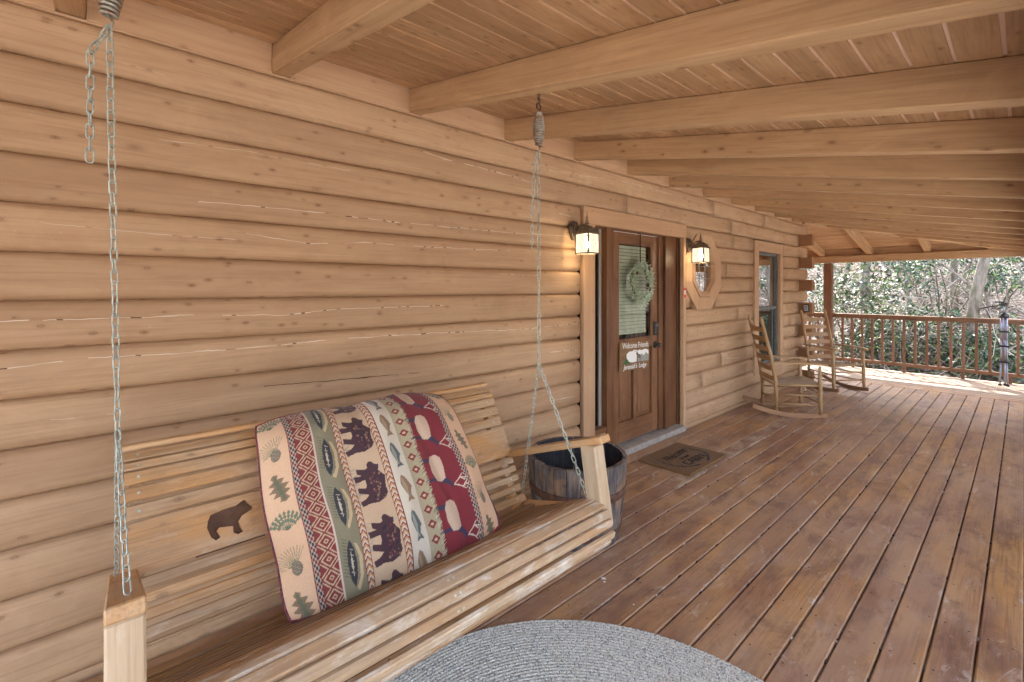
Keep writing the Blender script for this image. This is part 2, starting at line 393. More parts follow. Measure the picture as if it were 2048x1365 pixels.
# door
D0, D1, Z0, Z1 = 3.47, 4.248, .078, 2.083
door = link('front_door', box_me(.1, .045, Z1 - Z0, doorw('z')), cabin, (D0 + .05, .095, (Z0 + Z1) / 2))
def ds(n, a, b, m, bev=.003): return sub(door, n, a, b, m, bev)
ds('stile', (4.148, .0725, Z0), (D1, .1175, Z1), doorw('z'))
ds('rail', (3.571, .0725, 1.985), (4.147, .1175, Z1), doorw('x')); ds('rail', (3.571, .0725, .955), (4.147, .1175, 1.048), doorw('x')); ds('rail', (3.571, .0725, Z0), (4.147, .1175, .27), doorw('x'))
ds('mullion', (3.815, .0725, .271), (3.875, .1175, .954), doorw('z'))
ds('panel', (3.571, .098, .271), (3.814, .112, .954), doorw('z'), 0); ds('panel', (3.876, .098, .271), (4.147, .112, .954), doorw('z'), 0)
ds('raised_field', (3.60, .088, .31), (3.785, .0975, .915), doorw('z'), .009); ds('raised_field', (3.905, .088, .31), (4.118, .0975, .915), doorw('z'), .009)
for a, b in (((3.571, .078, 1.049), (3.583, .09, 1.984)), ((4.135, .078, 1.049), (4.147, .09, 1.984)), ((3.584, .078, 1.049), (4.134, .09, 1.060)), ((3.584, .078, 1.973), (4.134, .09, 1.984))):
    ds('glazing_bead', a, b, doorw('x'), .002)
ds('pane', (3.584, .092, 1.061), (4.134, .097, 1.972), pane_glass, 0)
ds('bug_seal', (3.475, .07, 2.0845), (4.245, .1, 2.0875), whitep, 0)
slm = flat('blind_slat', (.62, .64, .54), .6, c2=(.54, .57, .47), nscale=8)
z = 1.135
while z < 1.975:
    o = link('blind_slat', box_me(.50, .004, .031, slm, 0), door, (3.837, .112, z), (R(-17), 0, 0)); o.matrix_parent_inverse = Matrix.Translation(-Vector(door.location)); z += .034
ds('blind_rail', (3.587, .106, 1.10), (4.087, .122, 1.118), slm)
ds('blind_cord', (3.835, .105, 1.12), (3.838, .1065, 1.97), flat('cord', (.35, .36, .3), .8), 0)
mb = MB(); mb.lathe([(0, 0), (.034, 0), (.034, .008), (.014, .012), (.012, .03), (.026, .04), (.03, .052), (.022, .062), (0, .064)], n=16)
o = mb.link('door_knob', black, door, True, (4.197, .072, .965), (R(90), 0, 0)); o.matrix_parent_inverse = Matrix.Translation(-Vector(door.location))
ds('deadbolt_keypad', (4.165, .045, 1.07), (4.228, .0715, 1.20), black, .008); ds('keypad_button', (4.178, .0435, 1.155), (4.215, .0455, 1.185), flat('grey_key', (.15, .15, .16), .4), 0)
ds('weather_strip', (4.2485, .075, .08), (4.2515, .12, 2.08), flat('weather_strip', (.55, .5, .42), .7), 0)
# --- window
win = box('window', (6.60, -.014, .34), (6.745, .03, 2.218), cz, cabin)
def ws(n, a, b, m, bev=.002): return sub(win, n, a, b, m, bev)
ws('casing', (7.585, -.014, .34), (7.70, .03, 2.218), cz); ws('casing', (6.747, -.014, 2.07), (7.583, .03, 2.218), trim('x')); ws('sill', (6.747, -.03, .34), (7.583, .03, .45), trim('x'))
wf = flat('window_frame_grey', (.15, .165, .16), .45, c2=(.11, .12, .12), nscale=10)
for a, b in (((6.747, .035, .452), (6.785, .09, 2.068)), ((7.545, .035, .452), (7.583, .09, 2.068)), ((6.786, .035, 2.03), (7.544, .09, 2.068)), ((6.786, .035, .452), (7.544, .09, .49)), ((6.786, .03, 1.235), (7.544, .08, 1.285))):
    ws('sash_frame', a, b, wf)
ws('sash_frame', (7.43, .045, .491), (7.455, .07, 1.234), wf)
ws('pane', (6.786, .06, .491), (7.544, .065, 1.234), glassm('win_lower', (.55, .6, .58), .12), 0); ws('pane', (6.786, .06, 1.286), (7.544, .065, 2.029), oct_glass, 0)
wb = flat('window_blind', (.30, .32, .30), .7)
for i in range(42):
    o = link('blind_slat', box_me(.79, .004, .030, wb, 0), win, (7.165, .12, .48 + i * .038), (R(-25), 0, 0)); o.matrix_parent_inverse = Matrix.Translation(-Vector(win.location))
# --- octagonal window
def octo(r, s=1.0): return [(OCT[0] + r * s * math.cos(R(22.5 + 45 * i)), OCT[1] + r * math.sin(R(22.5 + 45 * i))) for i in range(8)]
def ring(r0, r1, y0, y1, s0=1, s1=1):
    a, b = octo(r0, s0), octo(r1, s1); v = [(p[0], y0, p[1]) for p in a] + [(p[0], y0, p[1]) for p in b] + [(p[0], y1, p[1]) for p in a] + [(p[0], y1, p[1]) for p in b]
    f = []
    for i in range(8):
        j = (i + 1) % 8; f += [(i, j, 8 + j, 8 + i), (16 + i, 24 + i, 24 + j, 16 + j), (i, 16 + i, 16 + j, j), (8 + i, 8 + j, 24 + j, 24 + i)]
    return v, f
ow = link('octagonal_window', flip_fix(mesh('octagonal_window', *ring(.312, .465, -.012, .05, 1, 1.0), trim('z'))), cabin)
for n_, r0, r1, y0, y1, m in (('frame_ring', .254, .306, -.022, .045, trim('z')), ('sash', .237, .2525, -.004, .05, trim('x'))):
    link(n_, flip_fix(mesh(n_, *ring(r0, r1, y0, y1), m)), ow)
v, f = prism(octo(.236), .018, .023); link('pane', flip_fix(mesh('pane', v, f, oct_glass)), ow)
mb = MB()
for dx in (-.07, .07): mb.box((OCT[0] + dx - .003, .013, OCT[1] - .21), (OCT[0] + dx + .003, .0165, OCT[1] + .21))
for dz in (-.07, .07): mb.box((OCT[0] - .21, .009, OCT[1] + dz - .003), (OCT[0] + .21, .0125, OCT[1] + dz + .003))
mb.link('leading', flat('lead_came', (.35, .35, .33), .4, .5, .6), ow)
# main roof of the cabin
roofm = flat('shingle_roof', (.10, .085, .075), .9, c2=(.06, .05, .045), nscale=30)
v = [(-3.2, -.05, 2.80), (8.66, -.05, 2.80), (8.66, 3.1, 4.6), (-3.2, 3.1, 4.6), (8.66, 6.3, 2.8), (-3.2, 6.3, 2.8)]
link('cabin_roof', mesh('cabin_roof', v, [(0, 1, 2, 3), (3, 2, 4, 5)], roofm), cabin)

# ------------------------------------------------------------ porch roof
roof = thing('porch_roof', 'stained rafter and plank porch ceiling wrapping round the cabin corner', 'porch roof')
SL = .2; ang = math.atan(SL)
def zb(y): return 2.622 + SL * y            # underside of front rafters
def rafter_f(xc, y0, y1):
    L = (y0 - y1) / math.cos(ang); ym = (y0 + y1) / 2
    return link('rafter', box_me(.084, L, .135, beam('y'), .004), roof, (xc, ym, zb(ym) + .069), (ang, 0, 0))
for x in RX: rafter_f(x, .05, -2.80)
for x in (8.93, 9.70, 10.46): rafter_f(x, -(x - 8.65) - .07, -2.80)
def zs(x): return 2.64 - SL * (x - 8.65)
def rafter_s(yc, x0, x1):
    xm = (x0 + x1) / 2
    return link('rafter', box_me((x1 - x0) / math.cos(ang), .084, .135, beam('x'), .004), roof, (xm, yc, zs(xm) + .069), (0, ang, 0))
for y in (.275, 1.06, 1.84, 2.62, 3.4): rafter_s(y, 8.66, 11.15)
for y in (-.50, -1.32, -2.10): rafter_s(y, 8.65 - y + .07, 11.15)
# hip
p0, p1 = Vector((8.67, -.02, 2.70)), Vector((11.35, -2.70, 2.70 - .2 * 2.68)); d = p1 - p0
h = link('hip_rafter', box_me(d.length, .07, .15, beam('x'), .004), roof, (p0 + p1) / 2 + Vector((0, 0, .0)), d.to_track_quat('X', 'Z').to_euler())
# front & side planks
pw = .110; gap = .0115
def plank(vb, th=.018):
    v = vb + [(a, b, c + th) for a, b, c in vb]
    cx = [sum(q[i] for q in vb) / 4 for i in range(3)]
    v = [(a - cx[0], b - cx[1], c - cx[2]) for a, b, c in v]
    return v, cx
fq = [(3, 2, 1, 0), (4, 5, 6, 7), (0, 1, 5, 4), (1, 2, 6, 5), (2, 3, 7, 6), (3, 0, 4, 7)]
zc = lambda y: zb(y) + .139
i = 0; y = -.006
while y > -2.84:
    ya, yb = y, y - pw + gap
    cuts = [-2.7, random.choice([1.74, 3.25, 4.0, 4.76]), random.choice([6.27, 7.03, 5.5]), None]
    for a, b in zip(cuts[:-1], cuts[1:]):
        xa = (a, a); xb = (8.65 - ya, 8.65 - yb) if b is None else (b - .002, b - .002)
        v, c = plank([(xa[0], ya, zc(ya)), (xa[1], yb, zc(yb)), (xb[1], yb, zc(yb)), (xb[0], ya, zc(ya))])
        link('ceiling_plank', flip_fix(mesh('ceiling_plank', v, fq, ceil('x'))), roof, c)
    y -= pw
zc2 = lambda x: zs(x) + .139
x = 8.66
while x < 11.2:
    xa, xb = x, x + pw - gap
    v, c = plank([(xa, 4, zc2(xa)), (xa, 8.65 - xa, zc2(xa)), (xb, 8.65 - xb, zc2(xb)), (xb, 4, zc2(xb))])
    link('ceiling_plank', flip_fix(mesh('ceiling_plank', v, fq, ceil('y'))), roof, c); x += pw
backm = flat('groove_wood', (.78, .56, .42), .7)
e = .0048
sh = [(-2.8, 0, zc(0) + e), (8.65, 0, zc(0) + e), (11.5, -2.86, zc(-2.86) + e), (-2.8, -2.86, zc(-2.86) + e)]
link('roof_sheathing', mesh('roof_sheathing', sh, [(0, 1, 2, 3)], backm), roof)
sh = [(8.65, 4, zc2(8.65) + e), (8.65, 0, zc2(8.65) + e), (11.4, -2.75, zc2(11.4) + e), (11.4, 4, zc2(11.4) + e)]
link('roof_sheathing', mesh('roof_sheathing', sh, [(0, 1, 2, 3)], backm), roof)
up = .04
v = [(-3, .1, zc(.1) + up), (8.7, .1, zc(.1) + up + .02), (11.6, -2.95, zc(-2.95) + up), (-3, -2.95, zc(-2.95) + up), (8.7, 4.2, zc2(8.7) + up), (11.55, 4.2, zc2(11.55) + up)]
link('shingle_cover', mesh('shingle_cover', v, [(0, 1, 2, 3), (1, 4, 5, 2)], roofm), roof)
box('header_beam', (10.83, -2.58, 2.062), (10.93, 4.0, 2.192), beam('y'), roof); box('header_beam', (-2.8, -2.71, 1.94), (11.0, -2.60, 2.075), beam('x'), roof)
box('eave_board', (10.94, -2.7, 2.194), (10.965, 4.0, 2.335), beam('y'), roof); box('eave_board', (-2.8, -2.70, 2.078), (10.9, -2.675, 2.235), beam('x'), roof)
box('fascia_board', (-2.9, -2.86, 2.02), (11.2, -2.83, 2.20), beam('x'), roof)

# ------------------------------------------------------------ posts
post_me = box_me(.14, .14, 2.09, railm('z'), .006)
thing('porch_post', 'square brown post at the far railing, just past the cabin corner', 'post', (10.88, .17, 1.045), group='porch posts', me=box_me(.14, .14, 2.05, railm('z'), .006)).location.z = 1.029
pl = ['square brown post at the outer corner of the porch beyond the tripod', 'square brown post on the yard side opposite the window', 'square brown post on the yard side opposite the front door', 'square brown post on the yard side behind the swing seat', 'square brown post on the yard side at the near end']
for (x, lb) in zip((10.9, 7.6, 4.4, -.9, -2.7), pl):
    thing('porch_post', lb, 'post', (x, -2.655, .968), group='porch posts', me=box_me(.11, .09, 1.93, railm('z'), .006))

# ------------------------------------------------------------ deck
deck = link('porch_deck', None, None, kind='structure')
BP = .1365; bi = 0; y = -.004
db_cache = {}
def deck_board(a, b, yc, w, axis='x', mat=None, z=0):
    dm = (b - a, w, .028) if axis == 'x' else (w, b - a, .028)
    m = mat or deckm(axis)
    me = box_me(*dm, m, .005)
    loc = ((a + b) / 2, yc, -.0145 + z) if axis == 'x' else (yc, (a + b) / 2, -.0145 + z)
    return link('deck_board', me, deck, loc)
jset = {3: [6.6], 8: [1.35], 12: [3.35], 14: [3.1], 15: [6.9], 17: [2.2], 1: [6.0]}
while y > -2.8:
    w = BP - .0075; yc = y - BP / 2
    xs = [-2.7] + jset.get(bi, []) + [9.235]
    for n_, (a, b) in enumerate(zip(xs[:-1], xs[1:])):
        dz = random.uniform(-.0012, .0012)
        if bi == 4:
            deck_board(a, 3.25, yc, w, z=dz); deck_board(3.253, 6.1, yc, w, mat=wood('deck_worn_board', (.30, .185, .125), (.12, .06, .045), (.36, .21, .11), 'x', rough=.55, spec=.35, knots=.05, gs=.6, bump=.4, vary=.02, wear=.8, wearc=(.42, .34, .25), wearlo=.46, gstr=1.0, smudge=.4, patch=((.24, .13, .09), .5)), z=dz); deck_board(6.103, b, yc, w, z=dz)
        else: deck_board(a + .0015, b - .0015, yc, w, z=dz)
    y -= BP; bi += 1
x = 8.70
while x < 9.1: deck_board(.02, 4, x + .07, .136, 'y', deckpale('y')); x += .143
x = 9.245
for i in range(12): deck_board(-2.86 if True else 0, 4, x + .0715, .137, 'y', deckpale('y') if i > 1 else deckm('y')); x += .1437
jm = railm('y')
for i in range(30):
    xx = -2.4 + i * .4064
    if xx < 9.2: link('joist', box_me(.038, 2.8, .18, jm, .002), deck, (xx, -1.42, -.12))
box('rim_joist', (-2.7, -2.86, -.22), (10.97, -2.82, -.03), railm('x'), deck); box('rim_joist', (10.93, -2.82, -.22), (10.965, 4, -.03), railm('y'), deck)
for i in range(8): box('joist', (9.24, -2.4 + i * .75, -.21), (10.92, -2.362 + i * .75, -.03), railm('x'), deck)

m = MB(); random.seed(17)
for k in range(20):
    yc = -.004 - BP * (k + .5)
    for q in range(24):
        xx = -2.4 + q * .4064 * 1.0
        if xx < -.5 or xx > 9.1: continue
        for dy in (-.04, .04):
            cx0, cy0 = xx + random.uniform(-.008, .008), yc + dy + random.uniform(-.006, .006)
            m.add([(cx0 + .0042 * math.cos(t), cy0 + .0042 * math.sin(t), .0032) for t in np.linspace(0, 5.5, 7)], [tuple(range(7))])
link('deck_screws', m.mesh('deck_screws', flat('screw_dark', (.06, .035, .028), .6, .4, .2)), deck, kind='stuff')
m = MB()
for k in range(260):
    g_ = -.004 - BP * random.randint(1, 19); xx = random.uniform(-.3, 9.0); w_ = random.uniform(.006, .022)
    m.box((xx, g_ - .0035, -.012), (xx + w_, g_ + .0035, -.001 + random.uniform(-.003, .001)), random.choice([0, 0, 0, 1]))
link('gap_debris', m.mesh('gap_debris', [flat('debris_dark', (.05, .03, .025), .9), flat('debris_pale', (.55, .48, .40), .8)]), deck, kind='stuff')
# ------------------------------------------------------------ railings
def railing(label, start, n, pitch, rotz, first=.1, feet=()):
    L = n * pitch
    t = thing('railing', label, 'railing', start, (0, 0, rotz), group='porch railings')
    link('top_rail', box_me(L, .09, .036, railm('x')), t, (L / 2, 0, 1.031)); link('bottom_rail', box_me(L, .038, .06, railm('x')), t, (L / 2, 0, .14))
    link('under_rail', box_me(L, .03, .05, railm('x')), t, (L / 2, -.0, .987))
    bm_ = box_me(.036, .036, .79, railm('z'), .002)
    for i in range(n): link('baluster', bm_, t, (first + i * pitch, -.0345 if False else 0, .5665))
    for f_ in feet: link('foot_block', box_me(.045, .036, .108, railm('z')), t, (f_, 0, .055))
    return t
railing('brown baluster railing along the far end of the porch behind the tripod', (10.88, .095, 0), 17, .155, R(-90), .165, (.33, 1.095, 1.86, 2.4))
railing('brown baluster railing glimpsed between the post and the log ends', (10.88, .245, 0), 20, .155, R(90), .1, (1.2,)).location = (10.88, .245, 0)
railing('long brown baluster railing on the open yard side', (-2.6, -2.67, 0), 86, .155, 0, .08, (2, 4, 6, 8, 10, 12))

# ------------------------------------------------------------ porch swing
swing = thing('porch_swing', 'weathered pine slatted porch swing with bear cutouts hanging on chains', 'porch swing', (0.8, -.95, .5))
SO = Vector(swing.location)
XL, XR = .005, 1.60
PY = [773.4, 792.5, 819, 840.8, 896.5, 915.5, 952, 981.5, 999]
PB = [(-.43, .987), (-.477, .94), (-.52, .874), (-.548, .819), (-.622, .685), (-.646, .64), (-.693, .557), (-.721, .488), (-.761, .456)]
def bp(py): return (float(np.interp(py, PY, [p[0] for p in PB])), float(np.interp(py, PY, [p[1] for p in PB])))
def slat(name, a, b, mat, th=.019, x0=XL, x1=XR, out=1):
    """a,b are (y,z) of the upper surface edges"""
    dy, dz = b[0] - a[0], b[1] - a[1]; w = math.hypot(dy, dz); t = math.atan2(dz, dy)
    ny, nz = -math.sin(t), math.cos(t)
    if ny * out > 0 if name == 'back_slat' else nz < 0: ny, nz = -ny, -nz
    c = ((a[0] + b[0]) / 2 - ny * th / 2, (a[1] + b[1]) / 2 - nz * th / 2)
    return link(name, box_me(x1 - x0, w, th, mat, .004), swing, (((x0 + x1) / 2) - SO.x, c[0] - SO.y, c[1] - SO.z), (t, 0, 0)), (ny, nz)
bs = [(773.6, 782.4), (784.6, 792.6), (795, 809.2), (812.4, 828), (832, 849)]
bs2 = [(912.5, 925.5), (930, 941.5), (947, 959.5), (966.5, 979.5), (985.5, 998)]
screws = MB()
def add_screws(a, b, n, xs=(.055, 1.545)):
    for X in xs:
        c = Vector((X, (a[0] + b[0]) / 2 + n[0] * .0008, (a[1] + b[1]) / 2 + n[1] * .0008))
        N_ = Vector((0, n[0], n[1])); u_ = Vector((1, 0, 0)); w_ = N_.cross(u_)
        vv = [c + (u_ * math.cos(q) + w_ * math.sin(q)) * .0048 - SO for q in [2 * math.pi * j / 8 for j in range(8)]]
        screws.add(vv, [tuple(range(8))])
slat('back_slat', (-.345, .968), (-.392, .985), pine('x')); slat('back_slat', (-.395, .988), (-.427, .988), pine('x'))
for i, (p, q) in enumerate(bs + bs2):
    a, b = bp(p), bp(q); o, n = slat('back_slat', a, b, pine('x')); add_screws(a, b, n)
# wide board with bear cut-outs
a, b = bp(852.5), bp(908.5); W = math.hypot(a[0] - b[0], a[1] - b[1]); tb = math.atan2(b[1] - a[1], b[0] - a[0])
bear = [(-.5, .10), (-.46, .30), (-.36, .42), (-.12, .42), (.10, .42), (.22, .56), (.30, .70), (.34, .82), (.40, .74), (.47, .72), (.56, .66), (.58, .56), (.50, .46), (.44, .38), (.40, .10), (.36, -.10), (.40, -.28), (.40, -.42), (.28, -.46), (.20, -.38), (.20, -.22), (.12, -.06), (-.10, -.10), (-.26, -.20), (-.30, -.32), (-.26, -.44), (-.34, -.56), (-.46, -.52), (-.48, -.36), (-.54, -.10)]
bear = [(0.2378, 0.0906), (0.2469, 0.1087), (0.2868, 0.1145), (0.3258, 0.1166), (0.341, 0.1254), (0.3522, 0.1292), (0.3641, 0.1144), (0.3769, 0.100), (0.3750, 0.091), (0.3627, 0.0861), (0.3419, 0.0787), (0.3291, 0.0626), (0.3318, 0.0449), (0.3394, 0.0256), (0.3227, 0.0206), (0.3097, 0.0305), (0.3099, 0.0521), (0.2692, 0.0602), (0.2619, 0.0515), (0.2711, 0.0292), (0.2572, 0.0223), (0.2438, 0.0365), (0.2338, 0.0697)]
def bear_at(dx): return [(p[0] + dx, p[1] + .006) for p in bear]
outer = [(XL, 0), (XR, 0), (XR, W), (XL, W)]
holes = [bear_at(0), bear_at(.965)]
loops = [[Vector((p[0], p[1], 0)) for p in l] for l in [outer] + holes]
tri = geometry.tessellate_polygon(loops); flatv = [p for l in loops for p in l]
nv = len(flatv); vv = [(p.x, p.y, 0) for p in flatv] + [(p.x, p.y, -.019) for p in flatv]
ff = [tuple(t) for t in tri] + [tuple(nv + i for i in reversed(t)) for t in tri]; s0 = 0
for l in loops:
    n = len(l); ff += [(s0 + i, s0 + (i + 1) % n, nv + s0 + (i + 1) % n, nv + s0 + i) for i in range(n)]; s0 += n
wm = mesh('back_board', [(x, y, z) for x, y, z in vv], ff, pine('x')); flip_fix(wm)
# local y runs up the back from b to a; local z = outward normal (towards -y)
up_v = Vector((0, a[0] - b[0], a[1] - b[1])).normalized(); xv = Vector((1, 0, 0)); nrm = xv.cross(up_v)
M = Matrix((xv, up_v, nrm)).transposed().to_4x4(); M.translation = Vector((0, b[0], b[1])) - SO
o = link('back_slat', wm, swing); o.matrix_local = M; o['label'] = 'wide back board with two bear cut-outs'
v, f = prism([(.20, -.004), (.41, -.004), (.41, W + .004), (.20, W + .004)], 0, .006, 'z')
inl = flat('bear_backing_brown', (.135, .065, .035), .6, c2=(.09, .042, .022), nscale=14)  # plain brown for the plates behind the two bear openings
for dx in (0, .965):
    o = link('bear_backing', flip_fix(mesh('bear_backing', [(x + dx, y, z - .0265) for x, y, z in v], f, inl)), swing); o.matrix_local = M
# seat
SP = [(-.785, .449), (-.83, .449), (-.97, .512), (-1.08, .570), (-1.174, .612), (-1.225, .620), (-1.258, .606), (-1.282, .586), (-1.297, .56), (-1.297, .524), (-1.285, .487), (-1.26, .45)]
cum = [0]
for i in range(1, len(SP)): cum.append(cum[-1] + math.dist(SP[i - 1], SP[i]))
def sp(s): return (float(np.interp(s, cum, [p[0] for p in SP])), float(np.interp(s, cum, [p[1] for p in SP])))
s = 0.0; i = 0
while s < cum[-1] - .02:
    w = .035 if i < 9 else (.043 if i < 11 else .034); mt = pined('x') if i < 7 else (wood('swing_mid', (.30, .17, .085), (.10, .05, .025), (.46, .25, .09), 'x', rough=.45, spec=.45, knots=.1, smudge=.5, wear=.75, wearc=(.55, .48, .38), wearlo=.5) if i < 9 else pinew('x'))
    a, b = sp(s), sp(min(cum[-1], s + w)); o, n = slat('seat_slat', a, b, mt)
    if i > 8: add_screws(a, b, n, (.06, .80, .82, 1.54))
    s += w + .0115; i += 1
link('screws', screws.mesh('screws', galv), swing, kind='stuff')
# ribs
def offs(P, d0, d1, sign):
    A, B = [], []
    for i, p in enumerate(P):
        q0, q1 = P[max(0, i - 1)], P[min(len(P) - 1, i + 1)]; t = Vector((q1[0] - q0[0], q1[1] - q0[1])).normalized(); n = Vector((-t.y, t.x)) * sign
        A.append((p[0] + n.x * d0, p[1] + n.y * d0)); B.append((p[0] + n.x * d1, p[1] + n.y * d1))
    return A, B
for X in (.03, .79, 1.53):
    for P, sg, nm, dd in ((PB, 1, 'back_rib', .06), (SP[:-2], 1, 'seat_rib', .065)):
        A, B = offs(P, .0195, dd, sg); v = []; f = []
        for x_ in (X, X + .038):
            v += [(x_ - SO.x, p[0] - SO.y, p[1] - SO.z) for p in A + B]
        n = len(A)
        for k in range(n - 1):
            f += [(k, k + 1, n + k + 1, n + k), (2 * n + k, 3 * n + k, 3 * n + k + 1, 2 * n + k + 1), (k, 2 * n + k, 2 * n + k + 1, k + 1), (n + k, n + k + 1, 3 * n + k + 1, 3 * n + k)]
        f += [(0, n, 3 * n, 2 * n), (n - 1, 3 * n - 1, 4 * n - 1, 2 * n - 1)]
        link(nm, flip_fix(mesh(nm, v, f, pine('z'))), swing)
def bar(name, p, q, w, h, mat, parent, off=Vector((0, 0, 0)), **kw):
    p, q = Vector(p), Vector(q); d = q - p; z = Vector((0, 0, 1)); xx = d.normalized()
    yy = z.cross(xx); yy = yy.normalized() if yy.length > 1e-3 else Vector((0, 1, 0)); zz = xx.cross(yy)
    M = Matrix((xx, yy, zz)).transposed().to_4x4(); M.translation = (p + q) / 2 - off
    o = link(name, box_me(d.length, w, h, mat, .004), parent); o.matrix_local = M; return o
for X in (.014, 1.618):
    bar('armrest', (X, -1.242, .887), (X, -.565, .632), .068, .033, pine('x'), swing, SO)
    # front post
    p, q = Vector((X, -1.165, .842)), Vector((X, -1.222, .50)); d = q - p
    o = link('arm_post', box_me(.068, .085, d.length, wood('post_pale', (.56, .44, .31), (.3, .2, .12), (.50, .36, .22), 'z', rough=.55, knots=0, gs=1, wear=.3, wearc=(.66, .58, .48)), .005), swing, (p + q) / 2 - SO, (math.atan2(-d.y, -d.z) * -1 if False else -math.atan2(-d.y, -d.z), 0, 0))
    bar('side_rail', (X if X < 1 else 1.62, -1.20, .545), (X if X < 1 else 1.62, -.74, .40), .036, .07, pine('x'), swing, SO)
# ------------------------------------------------------------ chains
lk = MB(); r = .0019; a_, hl = .0068, .0105; pts = []
for t in range(8): w = math.pi * t / 7; pts.append((a_ * math.cos(w), 0, hl + a_ * math.sin(w)))
for t in range(8): w = math.pi + math.pi * t / 7; pts.append((a_ * math.cos(w), 0, -hl + a_ * math.sin(w)))
lk.tube(pts, r, 5, closed=True); link_me = lk.mesh('chain_link', galv, True)
LP = .0275
def run(parent, P0_, P1_, off, tw=0, stop=None):
    P0_, P1_ = Vector(P0_), Vector(P1_); d = P1_ - P0_; n = max(1, int(round(d.length / LP))); q = d.to_track_quat('Z', 'Y')
    for i in range(n):
        c = P0_ + d * ((i + .5) / n); rot = q.to_matrix() @ Matrix.Rotation(R(45 + 90 * (i % 2)) + random.uniform(-.35, .35) + tw, 3, 'Z') @ Matrix.Rotation(random.uniform(-.06, .06), 3, 'X')
        o = link('chain_link', link_me, parent); M = rot.to_4x4(); M.translation = c - off; o.matrix_local = M
    return n
def hanger(label, hook, split, fr, rr, tail, group='swing chains'):
    t = thing('hanging_chain', label, 'chain', hook, group=group); O = Vector(hook); H_ = O
    z1 = 2.335; z0 = 2.185
    m = MB(); m.tube([(0, 0, .02), (0, 0, -.01)], .006, 8)
    pts = [(.012 * math.sin(w), .0, (z1 - O.z) + .028 + .014 * math.cos(w) - .002) for w in np.linspace(-2.6, 2.9, 12)]; m.tube(pts, .004, 6)
    m.tube([(0, 0, 0), (.004, 0, -.02), (-.002, 0, z1 - O.z + .04)], .004, 6)
    m.link('hook', rust, t, True)
    m = MB(); pts = []; rad = []
    turns = 15
    for i in range(turns * 12 + 1):
        w = 2 * math.pi * i / 12; f_ = i / (turns * 12); rr_ = .013 + .011 * math.sin(math.pi * min(1, max(0, (f_ - .0)))) ** 1.2
        pts.append((rr_ * math.cos(w), rr_ * math.sin(w), z1 - O.z - (z1 - z0) * f_))
    m.tube(pts, .0045, 5)
    m.tube([(0, 0, z0 - O.z + .01), (.006, 0, z0 - O.z - .012), (0, 0, z0 - O.z - .03)], .0035, 5)
    m.link('spring', flat('spring_steel', (.36, .37, .33), .45, .5, .5, c2=(.28, .16, .10), nscale=45), t, True)
    top = Vector((O.x, O.y, z0 - .025))
    run(t, top, split, O); run(t, split, fr, O); run(t, split, rr, O)
    if tail: 
        p = top
        for q in tail: run(t, p, q, O); p = Vector(q)
    return t
hanger('galvanised chain with coil spring on the near left end of the swing', (-.013, -1.05, 2.40), (.002, -.92, 1.185), (.018, -1.17, .885), (.000, -.68, .70), [(-.045, -1.052, 2.09), (-.046, -1.05, 1.84)])
hanger('galvanised chain with coil spring on the far end of the swing beside the door', (1.415, -1.03, 2.402), (1.515, -.93, 1.188), (1.600, -1.16, .60), (1.622, -.70, .475), [(1.395, -1.02, 2.10), (1.40, -1.0, 1.72)])
# right front leg passes the arm; a block under the rafter carries the left hook
box('hanger_block', (-.175, -1.12, 2.37), (.05, -.98, 2.411), beam('x'), roof)

# ------------------------------------------------------------ raster canvas for woven patterns
class Canvas:
    def __init__(s, w, h, c): s.w, s.h = w, h; s.a = np.ones((h, w, 3)) * np.array(c); s.X, s.Y = np.meshgrid((np.arange(w) + .5) / w, (np.arange(h) + .5) / h)
    def mask(s, m, c, al=1.): s.a[m] = s.a[m] * (1 - al) + np.array(c) * al
    def poly(s, P, c, al=1.):
        P = np.array(P); x0, x1, y0, y1 = P[:, 0].min(), P[:, 0].max(), P[:, 1].min(), P[:, 1].max()
        i0, i1 = max(0, int(x0 * s.w) - 1), min(s.w, int(x1 * s.w) + 2); j0, j1 = max(0, int(y0 * s.h) - 1), min(s.h, int(y1 * s.h) + 2)
        if i0 >= i1 or j0 >= j1: return
        X, Y = s.X[j0:j1, i0:i1], s.Y[j0:j1, i0:i1]; ins = np.zeros(X.shape, bool); n = len(P)
        for k in range(n):
            ax, ay = P[k]; bx, by = P[(k + 1) % n]
            if ay == by: continue
            cnd = ((ay > Y) != (by > Y)) & (X < (bx - ax) * (Y - ay) / (by - ay) + ax); ins ^= cnd
        sub_ = s.a[j0:j1, i0:i1]; sub_[ins] = sub_[ins] * (1 - al) + np.array(c) * al
    def line(s, P, wd, c, asp=1.0):
        for (ax, ay), (bx, by) in zip(P[:-1], P[1:]):
            dx, dy = bx - ax, (by - ay) * asp; L = math.hypot(dx, dy) or 1e-6; nx, ny = -dy / L * wd / 2, dx / L * wd / 2 / asp
            s.poly([(ax + nx, ay + ny), (bx + nx, by + ny), (bx - nx, by - ny), (ax - nx, ay - ny)], c)
